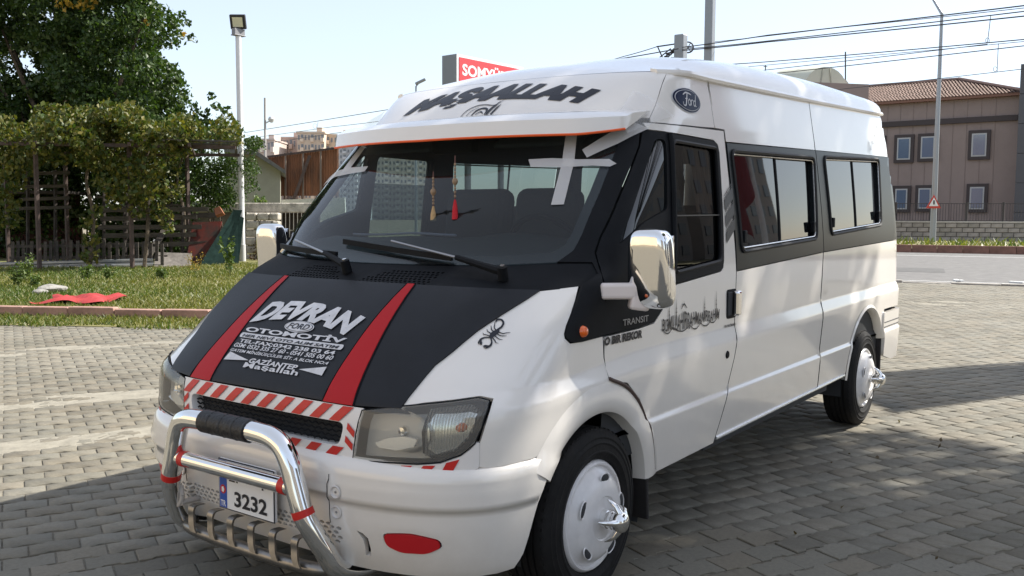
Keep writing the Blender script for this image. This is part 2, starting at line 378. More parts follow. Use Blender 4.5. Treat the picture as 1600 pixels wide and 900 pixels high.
for sg in (1,-1):
    panel('red_stripe',ccw(fy(strip_poly(sg))),REDV,hood,off=.0095,thick=.004,h=.03)
    for side in ([(.318,.831),(.319,.92),(.323,1.02),(.328,1.12),(.337,1.213)],[(.464,.831),(.443,.92),(.421,1.02),(.399,1.12),(.378,1.213)]):
        pts=catm([(sg*y,z,0) for y,z in side],6);u=BODY.uy(pts[:,0],pts[:,1]);MB().tube(BODY.P(u,pts[:,1])+BODY.Nn(u,pts[:,1])*.0085,.0018,6).build('piping',PLAST,hood,True)
def hline(name,s,y,z,w,h,m=SILVER,bold=.02,shear=0,warp=None,off=.0115,**k):
    return lettering(name,s,onfront(y,z,off),m,hood,w,h,bold,shear,.05,warp=warp,**k)
def arc_dev(R):
    R=R.copy();t=R[:,0]/.3;R[:,1]=R[:,1]*(1+.12*np.abs(t))-.030*t*t-.008*t;return R
hline('lettering','DEVRAN',-.012,1.096,.60,.064,bold=.055,shear=.38,warp=arc_dev)
ell=lambda a,b,n=28:[(a*math.cos(2*math.pi*k/n),b*math.sin(2*math.pi*k/n)) for k in range(n)]
decal('oval_print',ell(.082,.019),onfront(-.006,1.044,.0105),SILVER,hood);decal('oval_print',ell(.076,.0165),onfront(-.006,1.044,.0115),DECAL,hood);decal('oval_print',ell(.073,.0155),onfront(-.006,1.044,.0122),SILVER,hood)
hline('lettering','FORD',-.006,1.044,.118,.019,m=DECAL,bold=.02,shear=.2,off=.0135)
hline('lettering','OTOMOTİV',-.012,1.018,.57,.022,bold=.035)
decal('print_bar',rrect(-.293,.293,-.0085,.0085,.008),onfront(-.014,.9945,.0105),SILVER,hood)
hline('lettering','HER NEVİ OTO ALIM SATIM',-.014,.9945,.55,.0125,m=DECAL,bold=.03,shear=.15,off=.012)
hline('lettering','TEL-FAX:0342 238 03 64',-.012,.9745,.545,.0125,bold=.03)
hline('lettering','GSM: 0532 335 27 60 - 0541 505 00 60',-.016,.9585,.565,.0145,bold=.02,shear=.12)
hline('lettering','GATEM MİNİBÜSÇÜLER SİT. A BLOK NO:4',-.02,.941,.56,.0145,bold=.02,shear=.12)
hline('lettering','GAZİANTEP',-.014,.9175,.275,.0215,bold=.035,shear=.12)
hline('lettering','Maşallah',-.012,.8965,.31,.022,bold=.025,space=1.05)
decal('arrow_print',[(-.305,.905),(-.155,.915),(-.295,.934)],lambda a,b:onfront(0,0,.011)(a,b),SILVER,hood)
decal('arrow_print',[(.135,.911),(.262,.902),(.262,.930)],lambda a,b:onfront(0,0,.011)(a,b),SILVER,hood)
# headlamp outline shared by lamp and openings
HL=[(.500,.820),(.60,.838),(.712,.855),(.79,.866),(.857,.877),(.888,.868),(.897,.842),(.893,.79),(.878,.735),(.845,.699),(.79,.674),(.72,.664),(.648,.661),(.56,.655),(.476,.650),(.487,.74)]
LENS=glassmat('lamp_lens',(.86,.87,.85),1.45,rough=.04,haze=.13,hc=(.78,.74,.67))
REFL=mat('lamp_reflector',(.80,.80,.79),.12,metal=1,noise=.1,nscale=12);LHOUSE=mat('lamp_housing',(.62,.585,.53),.35)
def headlamp(sg):
    h=empty('headlamp');h.parent=van
    pol=ccw([(sg*y,z) for y,z in HL])
    # bowl behind the lens
    panel('lamp_housing',ccw(fy([(sg*(.505+(y-.5)*.97),.76+(z-.76)*.96) for y,z in HL])),LHOUSE,h,off=-.06,thick=-.055,h=.04)
    lens=panel('lens',fy(pol),LENS,h,off=.004,thick=.02,h=.03)
    MB().tube([*(lambda q:BODY.P(q[:,0],q[:,1])+BODY.Nn(q[:,0],q[:,1])*.003)(np.array(fy(pol+[pol[0]])))],.0028,6).build('lamp_seal',PLAST,h,True)
    # main reflector: shallow paraboloid with bright bulb shield
    u=float(BODY.uy(sg*.63,.755));c=BODY.P(u,.755)-np.array([.05,0,0])
    prof=[(.005,-.05),(.03,-.046),(.055,-.03),(.072,-.005)]
    M=frame(c,(0,1,0),(0,0,1),(1,0,0));M[:3,0]*=1.7
    MB().lathe(prof,28,M).build('reflector',REFL,h,True)
    MB().lathe([(0,.0),(.014,-.003),(.018,-.02),(.015,-.045)],14,frame(c+[.01,0,0],(0,1,0),(0,0,1),(1,0,0))).build('bulb',REFL,h,True)
    panel('reflection_patch',ccw(fy([(sg*y,z) for y,z in [(.545,.712),(.60,.735),(.66,.745),(.705,.738),(.695,.712),(.63,.694),(.56,.698)]])),mat('painted_reflection',(.9,.88,.85),.25,metal=.5),h,off=-.028,thick=.02,h=.03)  # pale patch painted in for the bright reflection inside the lamp
    # ribbed indicator segment at the outer end
    seg=[(.742,.848),(.80,.856),(.85,.864),(.876,.85),(.882,.80),(.866,.745),(.83,.705),(.765,.683),(.735,.70),(.728,.77)]
    panel('indicator_bowl',ccw(fy([(sg*y,z) for y,z in seg])),REFL,h,off=-.035,thick=-.03,h=.03)
    mb=MB()
    for y in np.arange(.745,.878,.009):
        zt=np.interp(y,[.74,.85,.88],[.845,.862,.84]);zb=np.interp(y,[.74,.83,.866,.88],[.69,.712,.755,.80])
        if zt-zb<.02: continue
        zz=np.linspace(zb,zt,8);uu=BODY.uy(sg*y,zz);mb.tube(BODY.P(uu,zz)-BODY.Nn(uu,zz)*.004,.0030,5)
    mb.build('lens_rib',LENS,h,True)
    u=float(BODY.uy(sg*.845,.785));MB().lathe([(0,.022),(.012,.018),(.017,0),(.012,-.02)],12,frame(BODY.P(u,.785)-BODY.Nn(u,.785)*.034,(0,1,0),(0,0,1),(1,0,0))).build('indicator_bulb',AMBER,h,True)
for sg in (1,-1): headlamp(sg)
# grille with taped surround
GO=rpoly([(-.435,.772),(-.415,.690),(.415,.690),(.435,.772)],.03)
sur=ccw([(-.505,.826),(-.492,.74),(-.479,.648),(0,.640),(.479,.648),(.492,.74),(.505,.826),(0,.828)])
gr=panel('grille_surround',ccw(fy(sur)),WTAPE,van,holes=[fy(dens(GO,.04))],off=.004,thick=.05,h=.04)
panel('grille_backing',ccw(fy([(-.47,.80),(-.47,.66),(.47,.66),(.47,.80)])),DARKIN,gr,off=-.045,thick=0,h=.1)
def stripe_band(path,wid,n,parent,off=.0075,duty=.5,lean=.9,sk=BODY):
    """slanted red bars along a path on the skin (front coordinates)"""
    p=np.array(path,float);d=np.concatenate([[0],np.cumsum(np.linalg.norm(np.diff(p,axis=0),axis=1))]);L=d[-1];st=L/n
    pos=lambda s:np.array([np.interp(s,d,p[:,0]),np.interp(s,d,p[:,1])])
    for k in range(n):
        s0=(k+.12)*st;s1=s0+st*duty;a0,a1=pos(min(s0,L)),pos(min(s1,L));t=(a1-a0)/max(np.linalg.norm(a1-a0),1e-6);nn=np.array([-t[1],t[0]])
        q=[a0-nn*wid/2-t*lean*wid/2,a1-nn*wid/2-t*lean*wid/2,a1+nn*wid/2+t*lean*wid/2,a0+nn*wid/2+t*lean*wid/2]
        o=decal('red_bar',ccw([tuple(x) for x in q]),lambda a,b:onfront(0,0,off,sk=sk)(a,b),RED,parent)
stripe_band([(-.475,.799),(.475,.799)],.050,10,gr,lean=1.1)
stripe_band([(-.455,.667),(.455,.667)],.042,9,gr,lean=1.1)
for sg in (1,-1):
    stripe_band([(sg*.458,.69),(sg*.47,.778)],.036,2,gr,lean=.6*sg)
# hexagonal mesh of the grille
def hexmesh(poly,px,pz,r,off,fn,parent,name,m):
    mb=MB();lo=np.min(poly,0);hi=np.max(poly,0);i=0
    ys=np.arange(lo[0],hi[0],px)
    for k,z in enumerate(np.arange(lo[1],hi[1]+pz,pz)):
        pts=[];row=[]
        for j,y in enumerate(ys):
            row.append((y+(px/2 if k%2 else 0),z+ (pz*.3 if j%2 else -pz*.3)*0))
        # wavy horizontal wires cross to give a honeycomb
        yy=np.linspace(lo[0],hi[0],int((hi[0]-lo[0])/px)*4);zz=z+pz*.5*np.abs(((yy/px+(.5 if k%2 else 0))%1)*2-1)
        ok=pip(np.stack([yy,zz],1),poly);run=[]
        for a,b,o in list(zip(yy,zz,ok))+[(0,0,False)]:
            if o: run.append((a,b))
            else:
                if len(run)>2:
                    q=np.array(run);mb.tube(fn(q[:,0],q[:,1]),r,5)
                run=[]
    return mb.build(name,m,parent,True)
hexmesh(dens(rpoly([(-.45,.785),(-.43,.68),(.43,.68),(.45,.785)],.03)),.034,.0165,.0034,0,onfront(0,0,-.022),gr,'grille_mesh',PLAST)
# strips of tape below the lamps
for sg in (1,-1):
    st=panel('lamp_sill',ccw(fy([(sg*y,z) for y,z in [(.482,.646),(.56,.651),(.648,.657),(.72,.660),(.79,.669),(.845,.694),(.868,.716),(.882,.738),(.889,.737),(.8885,.70),(.8875,.656),(.87,.635),(.80,.615),(.482,.60)]])),WTAPE,van,off=.002,thick=.03,h=.04)
    stripe_band([(sg*.50,.630),(sg*.65,.638),(sg*.78,.648),(sg*.86,.675)],.030,5,st,off=.005,lean=.9*sg)
# front wings
ARCH=(0,.345);AR=.415
def arc_pts(c,r,a0,a1,n): return [(c[0]+r*math.cos(math.radians(a)),c[1]+r*math.sin(math.radians(a))) for a in np.linspace(a0,a1,n)]
def wing(sg):
    he=[(float(BODY.uy(y,z)),z) for y,z in odens(hood_edge,.04)]
    top=[(.88,1.214),(.915,1.2195)]
    A=[(u,z) for u,z in he]+[(float(BODY.uy(y,z)),z) for y,z in top]
    rear=[(.100,1.17),(.144,1.123),(.180,1.085),(.197,1.06),(.198,1.042),(.173,1.022),(.10,1.020),(-.050,1.024),(-.060,.94),(-.066,.865)]
    B=[(float(BODY.ux(x,z)),z) for x,z in rear]
    flare=[(-.20,.815),(-.31,.735),(-.39,.635),(-.44,.53),(-.466,.43),(-.468,.402)]
    inner=[(-.435,.402)]+arc_pts(ARCH,.435,170,45,18)
    C_=[(float(BODY.ux(x,z)),z) for x,z in flare+inner]
    fr=[(float(BODY.ux(.33,.66)),.66)]
    low=[(float(BODY.uy(y,z)),z) for y,z in [(.965,.655),(.935,.652),(.905,.650),(.888,.655),(.889,.70)]]
    lampo=[(float(BODY.uy(y,z)),z) for y,z in [(.890,.735),(.900,.79),(.903,.842),(.893,.874),(.858,.883),(.79,.872),(.712,.861),(.66,.849)]]
    pol=A+B+C_+fr+low+lampo
    return [(sg*u,z) for u,z in pol]
for sg in (1,-1):
    wg=panel('front_wing',ccw(wing(sg)),WHITE,van,off=0,thick=.02,h=.035)
    # flared wheel-arch lip
    mb=MB();th=np.radians(np.linspace(173,32,40));V=[];K=6
    for t in th:
        for r,o in ((.385,-.05),(.395,.003),(.41,.012),(.44,.015),(.475,.010),(.505,.0005)):
            x,z=ARCH[0]+r*math.cos(t),ARCH[1]+r*math.sin(t);u=float(BODY.ux(x,z,1));p=BODY.P(u,max(z,.22))+BODY.Nn(u,max(z,.22))*o;p[2]=z;V.append((p[0],sg*p[1],p[2]))
    F=[(i*K+k,i*K+k+1,(i+1)*K+k+1,(i+1)*K+k) for i in range(len(th)-1) for k in range(K-1)]
    mb.add(V,F).build('arch_flare',WHITE,wg,True)
    if sg>0:
        q=np.array([(-.066,.862),(-.20,.812),(-.31,.733),(-.388,.635),(-.437,.53),(-.466,.42)]);q=catm([(a,b,0) for a,b in q],6);u=BODY.ux(q[:,0],q[:,1]);MB().tube(BODY.P(u,q[:,1])+BODY.Nn(u,q[:,1])*.004,.0075,6).build('door_seal',mat('brown_seal',(.09,.06,.05),.7),wg,True)
    # wheel house liner
    mb=MB();V=[];th=np.radians(np.linspace(200,-10,26))
    for t in th:
        for y in (.93,.55): V.append((.44*math.cos(t),sg*y,.345+.44*math.sin(t)))
    mb.add(V,[(2*i,2*i+1,2*i+3,2*i+2) for i in range(len(th)-1)]).build('wheel_liner',DARKIN,wg,True)
# scorpion sticker on the driver's wing
def stroke(name,pts,w,fn,m,parent):
    p=catm([(a,b,0) for a,b in pts],5)[:,:2];n=len(p);t=np.gradient(p,axis=0);t/=np.maximum(np.linalg.norm(t,axis=1,keepdims=True),1e-9);nn=np.stack([-t[:,1],t[:,0]],1)
    ww=np.interp(np.linspace(0,1,n),np.linspace(0,1,len(w)),w)[:,None]/2
    L=p+nn*ww;R=p-nn*ww;Q=np.concatenate([L,R]);return fn(Q[:,0],Q[:,1]),[(i,n+i,n+i+1,i+1) for i in range(n-1)]
def strokes(name,items,fn,m,parent):
    mb=MB()
    for pts,w in items: mb.add(*stroke(name,pts,w,fn,m,parent))
    return mesh(name,mb.v,mb.f,m,parent)
def scorp(a,b):
    # local frame lies along the wing from (.475,.772,1.02) up to (.345,.81,1.105)
    z=1.062+.083*a*.55+b*.8;y=.793+.04*a*.55+0*b;x_=0
    u=BODY.uy(y-.018*b/.1*.6,z);return BODY.P(u,z)+BODY.Nn(u,z)*.003
def scorp(a,b):
    c=BODY.P(float(BODY.uy(.792,1.066)),1.066);e1=np.array([-.115,.028,.074]);e1/=np.linalg.norm(e1);n0=BODY.Nn(float(BODY.uy(.792,1.066)),1.066);e2=np.cross(n0,e1)
    P=c+np.outer(a*.82,e1)+np.outer(b*.82,e2);u=BODY.uy(P[:,1],P[:,2]);return BODY.P(u,P[:,2])+BODY.Nn(u,P[:,2])*.003
it=[([(-.03,0),(-.005,.004),(.018,.002),(.03,.006)],[.012,.026,.022,.010]),([(.028,.006),(.05,.004),(.07,.012),(.078,.03),(.066,.045),(.05,.04)],[.010,.009,.009,.008,.010,.003])]
for k,(x0,d) in enumerate(((-.02,-.4),(-.006,-.15),(.008,.1),(.02,.35))):
    for s in (1,-1): it.append(([(x0,s*.006),(x0+d*.015,s*.024),(x0+d*.04+.004,s*.034),(x0+d*.05+.012,s*.044)],[.005,.005,.004,.002]))
for s in (1,-1): it.append(([(-.028,s*.004),(-.042,s*.020),(-.062,s*.026),(-.075,s*.012),(-.082,s*.004)],[.006,.007,.010,.012,.003]));it.append(([(-.064,s*.026),(-.080,s*.022),(-.086,s*.012)],[.008,.007,.002]))
strokes('scorpion_sticker',it,scorp,DECAL,van)
# scuttle (black plastic below the windscreen)
scz=[(-.92,1.2185),(-.83,1.2055),(-.6,1.209),(-.3,1.213),(0,1.214),(.3,1.213),(.6,1.209),(.83,1.2055),(.92,1.2185)]
sct=[(.93,1.26),(.9,1.30),(.80,1.300),(.6,1.288),(.3,1.283),(0,1.281),(-.3,1.283),(-.6,1.288),(-.80,1.300),(-.9,1.30),(-.93,1.26)]
def hexa(y,z,a,b): return [(y+a*math.cos(math.pi/3*k),z+b*math.sin(math.pi/3*k)) for k in range(6)]
VH=[]
for (y0,y1,z0,z1,sl) in ((-.375,-.035,1.222,1.266,.0),(.065,.42,1.220,1.264,.0)):
    for i,z in enumerate(np.arange(z0,z1,.0078)):
        k=(z-z0)/(z1-z0);a=y0+(.11*(1-k) if y0>0 and False else 0)+(.07*k if y0<0 else .12*k*0);b=y1-(.13*k if y0<0 else 0)
        if y0>0:a=y0+.12*k
        for y in np.arange(a,b,.021): VH.append(hexa(y+(.0105 if i%2 else 0),z,.0075,.0030))
cow=panel('scuttle',ccw(fy(scz+sct)),PLAST,van,holes=[fy(q) if False else [(float(BODY.uy(y,z)),z) for y,z in q] for q in VH],off=.0,thick=.012,h=.05)
panel('scuttle_backing',ccw(fy([(-.5,1.205),(.5,1.205),(.5,1.275),(-.5,1.275)])),DARKIN,cow,off=-.02,thick=0,h=.08)
# windscreen and pillars
GE=[(.80,1.303),(.828,1.345),(.833,1.41),(.832,1.476),(.825,1.58),(.814,1.676),(.80,1.79),(.785,1.895)]
gl=[(-.6,1.290),(-.3,1.285),(0,1.283),(.3,1.285),(.6,1.290)]+GE+[(0,1.905)]+[(-y,z) for y,z in GE[::-1]]
ws=panel('windscreen',ccw(fy(gl)),WGLASS,van,off=.004,thick=0,h=.05)
# black printed border inside the glass
fr_in=[(-.6,1.325),(0,1.322),(.6,1.325),(.765,1.342),(.795,1.37),(.803,1.42),(.802,1.48),(.795,1.58),(.784,1.68),(.765,1.80),(.75,1.87),(0,1.885)]+[(-y,z) for y,z in [(.75,1.87),(.765,1.80),(.784,1.68),(.795,1.58),(.802,1.48),(.803,1.42),(.795,1.37),(.765,1.342)]]
panel('glass_border',ccw(fy(gl)),GLOSSB,ws,holes=[fy(fr_in)],off=0.0,thick=0,h=.05)
def pillar(sg):
    a=[(float(BODY.uy(y,z)),z) for y,z in odens(GE,.05)]
    drf=[(-.560,1.86),(-.50,1.775),(-.42,1.69),(-.32,1.585),(-.222,1.481),(-.15,1.40),(-.105,1.34),(-.075,1.25),(-.065,1.15),(-.055,1.03)]
    b=[(float(BODY.ux(x,z)),z) for x,z in [(-.585,1.90)]+drf]
    c=[(float(BODY.ux(x,z)),z) for x,z in [(.10,1.022),(.172,1.026),(.195,1.044),(.194,1.06),(.177,1.085),(.141,1.123),(.098,1.17)]]
    d=[(float(BODY.uy(y,z)),z) for y,z in [(.918,1.2225),(.925,1.26),(.895,1.302)]]
    return [(sg*u,z) for u,z in a+b+c+d]
for sg in (1,-1):
    pl=panel('windscreen_pillar',ccw(pillar(sg)),PLAST,van,off=.006,thick=.02,h=.04)
    u=float(BODY.ux(.098,1.059,sg));P=BODY.P(u,1.059);N=BODY.Nn(u,1.059);X=np.cross((0,0,1.),N);X/=np.linalg.norm(X)
    MB().lathe([(0,.018),(.012,.016),(.019,.010),(.022,.0),(.024,-.004)],18,frame(P+N*.006,X,np.cross(N,X),N)).build('side_repeater',AMBER,pl,True)
# roof skin above the rain rail
zc=pch([-4.62,-3.5,-2.3,-1.4,-1.1,-.91,-.80,-.72,-.664],[2.455,2.45,2.405,2.322,2.266,2.222,2.190,2.158,2.131])
ze=lambda x:np.interp(x,[-4.6,-2.66,-1.16,-.66],[2.278,2.195,2.138,2.130])
xs=np.concatenate([-.6635-.34*np.linspace(0,1,24)**2,np.linspace(-1.03,-4.40,44)[0:],[-4.46,-4.50,-4.53]])
RV=[];nv=33
for x in xs:
    e=float(ze(x));u=float(BODY.ux(x,min(e,2.29)));wy=abs(float(BODY.P(u,e)[1]));zt=float(zc(x))
    if x<-4.38: zt-=.5*max(0,(-4.38-x))**1.5*1.2
    for k in range(nv):
        s=math.sin((k/(nv-1)*2-1)*HP);y=wy*s;kk=min(1,max(0,(-.80-x)/.5));kk=kk*kk*(3-2*kk);RV.append((x,y,e+(zt-e)*((1-kk)*(1-s*s)+kk*max(0,1-abs(s)**2.6)**(1/2.6))))
RF=[(i*nv+k,(i+1)*nv+k,(i+1)*nv+k+1,i*nv+k+1) for i in range(len(xs)-1) for k in range(nv-1)]
mb=MB();mb.add(RV,RF);roof=mb.build('roof',WHITE,van);roof.data.shade_smooth()
# roof front below the dome and upper flanks
front=[(float(BODY.uy(y,z)),z) for y,z in dens([(-.80,1.90),(0,1.908),(.80,1.90)],.05)[:33]]
def edge_u(x): return float(BODY.ux(x,float(ze(x))))
e_x=np.linspace(-.5755,-.80,14)
rf=[(-float(BODY.ux(-.60,1.93)),1.93),(-float(BODY.uy(.80,1.905)),1.905),(0,1.905),(float(BODY.uy(.80,1.905)),1.905),(float(BODY.ux(-.60,1.93)),1.93)]
rfp=dens([(-1.12,1.905),(1.12,1.905),(1.12,2.129),(-1.12,2.129)],.05)
panel('roof_front',ccw(rfp),WHITE,roof,off=0,thick=.004,h=.04)
def flank(sg,xa,xb,name,par):
    top=[(x,float(ze(x))) for x in np.linspace(xb,xa,12)]
    bot=[(xa,1.884 if xa>-.9 else zb(xa)),(xb,zb(xb))]
    pol=[(float(BODY.ux(x,z,1)),z) for x,z in dens(top+bot,.06)]
    return panel(name,ccw([(sg*u,z) for u,z in pol]),WHITE,par,off=0,thick=.012,h=.06)
zb=lambda x:float(np.interp(x,[-4.7,-4.43,-2.71,-1.32,-.6],[1.957,1.947,1.892,1.880 if False else 1.848,1.885]))
for sg in (1,-1):
    # corner piece round the front edge
    pol=[(1.125,1.905),(1.125,2.127)]+[(float(BODY.ux(x,float(ze(x)))),float(ze(x))) for x in (-.80,-.9,-1.0,-1.1,-1.176)]+[(float(BODY.ux(x,z)),z) for x,z in [(-1.185,2.02),(-1.197,1.905),(-1.0,1.896),(-.8,1.888),(-.62,1.882)]]
    up=panel('upper_flank',ccw([(sg*u,z) for u,z in dens(pol,.06)]),WHITE,roof,off=0,thick=.012,h=.045)
    q=flank(sg,-1.182,-2.663,'upper_flank',roof) if False else None
    for xa,xb in ((-1.181,-2.672),(-2.678,-4.52)):
        top=[(x,float(ze(x))) for x in np.linspace(xa,xb,14)];bot=[(xb-.0 if xb>-4 else -4.60,zb(xb)),(xa-.02,zb(xa) if xa<-2 else 1.904)]
        if xa>-2: bot=[(xb-.02,zb(xb)),(-1.318,zb(-1.318)),(-1.312,1.906),(xa-.02,1.906)]
        pol=[(float(BODY.ux(x,z)),z) for x,z in dens(top+bot,.08)]
        panel('upper_flank',ccw([(sg*u,z) for u,z in pol]),WHITE,roof,off=0,thick=.012,h=.06)
    x_=np.linspace(-.80,-4.50,50);zz=ze(x_);uu=BODY.ux(x_,zz);P=BODY.P(uu,zz);Q=[]
    mb=MB();V=[];K=5
    for p in P:
        for a,b in ((-.01,-.022),(.020,-.016),(.024,-.004),(.018,.008),(-.012,.014)): V.append((p[0],sg*(p[1]+a),p[2]+b))
    mb.add(V,[(i*K+k,i*K+(k+1)%K,(i+1)*K+(k+1)%K,(i+1)*K+k) for i in range(len(P)-1) for k in range(K)]+[tuple(range(K)),tuple((len(P)-1)*K+k for k in range(K))]).build('rain_rail',WHITE,roof,True)
def roof_arc(R):
    R=R.copy();t=R[:,0]/.53;R[:,1]=R[:,1]*(1-.12*np.abs(t))-.055*(t+.05)**2;return R
lettering('lettering','MAŞAALLAH',onfront(.088,2.052,.003),DECAL,roof,1.07,.112,.07,.42,.05,space=.95,warp=roof_arc)
lion=[([(-.10,-.035),(-.09,0),(-.05,.022),(0,.024),(.05,.018),(.075,.035),(.09,.05)],[.004,.005,.005,.004,.004,.003,.001]),([(-.04,-.03),(-.03,-.005),(0,.006),(.03,-.004),(.035,-.03)],[.006,.010,.008,.010,.006]),([(.045,-.03),(.05,0),(.062,.02),(.07,.038)],[.012,.016,.010,.002]),([(.07,-.03),(.078,0),(.088,.022)],[.010,.012,.002]),([(-.02,-.025),(.0,-.012),(.02,-.022)],[.004,.006,.004]),([(-.07,-.03),(-.06,-.005),(-.03,.012)],[.003,.004,.002])]
strokes('lion_sticker',lion,lambda a,b:onfront(.09,1.968,.003)(a,b),DECAL,roof)
# oval badge on the upper flank
decal('oval_badge',ell(.128,.057,40),onside(-.922,2.006,.003),SILVER,van);decal('oval_badge',ell(.123,.0535,40),onside(-.922,2.006,.0045),OVAL,van);decal('oval_badge',ell(.113,.047,40),onside(-.922,2.006,.006),SILVER,van);decal('oval_badge',ell(.109,.0445,40),onside(-.922,2.006,.0075),OVAL,van)
strokes('badge_script',[([(-.055,.020),(-.03,.032),(.0,.030),(.02,.026)],[.004,.007,.006,.003]),([(-.018,.030),(-.03,-.002),(-.042,-.026),(-.06,-.026),(-.062,-.012)],[.007,.009,.007,.004,.003]),([(-.04,.004),(-.02,.006)],[.004,.004]),
 ([(-.002,.006),(-.014,-.004),(-.012,-.020),(.0,-.022),(.009,-.008),(-.002,.006)],[.005]*6),([(.014,.004),(.012,-.022)],[.006,.006]),([(.014,-.006),(.024,.004),(.031,.001)],[.004,.004,.005]),
 ([(.055,.000),(.043,.002),(.036,-.012),(.044,-.023),(.055,-.012)],[.005]*5),([(.066,.030),(.058,.0),(.055,-.020),(.066,-.022)],[.005,.006,.006,.003])],onside(-.922,2.006,.009),SILVER,van)
# ------------------------------------------------------------------ doors, flanks, windows
drf=[(-.566,1.852),(-.506,1.772),(-.426,1.686),(-.326,1.581),(-.228,1.477),(-.156,1.397),(-.111,1.337),(-.081,1.25),(-.071,1.15),(-.061,1.034)]
door_rear=[(-1.298,1.898),(-1.31,1.71),(-1.328,1.45),(-1.355,1.215),(-1.340,.99),(-1.331,.909),(-1.296,.787),(-1.225,.632),(-1.162,.522),(-1.088,.405)]
door_w=[(-.070,.855),(-.066,.94),(-.060,1.020),(-.351,1.026),(-.475,1.035),(-.552,1.083),(-.618,1.180),(-1.17,1.219),(-1.198,1.235),(-1.207,1.27),(-1.228,1.79),(-1.215,1.828),(-1.17,1.846),(-.707,1.848),(-.59,1.853),(-.585,1.882),(-.735,1.881)]+door_rear+[(-.476,.400),(-.480,.42),(-.452,.53),(-.403,.638),(-.326,.742),(-.212,.826)]
door_b=[(-.061,1.030),(-.351,1.033),(-.473,1.042),(-.549,1.089),(-.616,1.186),(-1.168,1.225),(-1.192,1.239),(-1.201,1.27),(-1.222,1.79),(-1.21,1.823),(-1.17,1.840),(-.707,1.842),(-.59,1.848)]+drf
qwin=rpoly([(-.215,1.368),(-.39,1.452),(-.618,1.512),(-.662,1.812),(-.600,1.812)],.025)
mwin=rpoly([(-.672,1.238),(-1.172,1.272),(-1.193,1.808),(-.722,1.812)],.035)
glass_t=glassmat('far_side_glass',(.86,.91,.89),1.5)
def zbl(x): return float(np.interp(x,[-4.58,-2.76,-1.35],[1.306,1.264,1.210]))     # top of lower flank
def zbt(x): return float(np.interp(x,[-4.43,-2.71,-1.32],[1.947,1.890,1.845]))     # top of dark band
seam=[(-2.663,1.90),(-2.690,1.886),(-2.745,1.27),(-2.712,1.046),(-2.664,.675),(-2.655,.432)]
seam_x=lambda z:float(np.interp(z,[.432,.675,1.046,1.27,1.886,2.2],[-2.655,-2.664,-2.712,-2.745,-2.700,-2.672]))
RARCH=(-3.73,.36)
def rear_arch(r,a0,a1,n=22): return [(RARCH[0]+r*math.cos(math.radians(a)),RARCH[1]+r*math.sin(math.radians(a))*1.03) for a in np.linspace(a0,a1,n)]
W1=[(-1.368,1.808),(-2.650,1.842),(-2.606,1.350),(-1.425,1.306)];W2=[(-2.850,1.858),(-4.165,1.912),(-4.108,1.424),(-2.903,1.371)]
RUBBER=mat('window_rubber',(.012,.012,.013),.6)
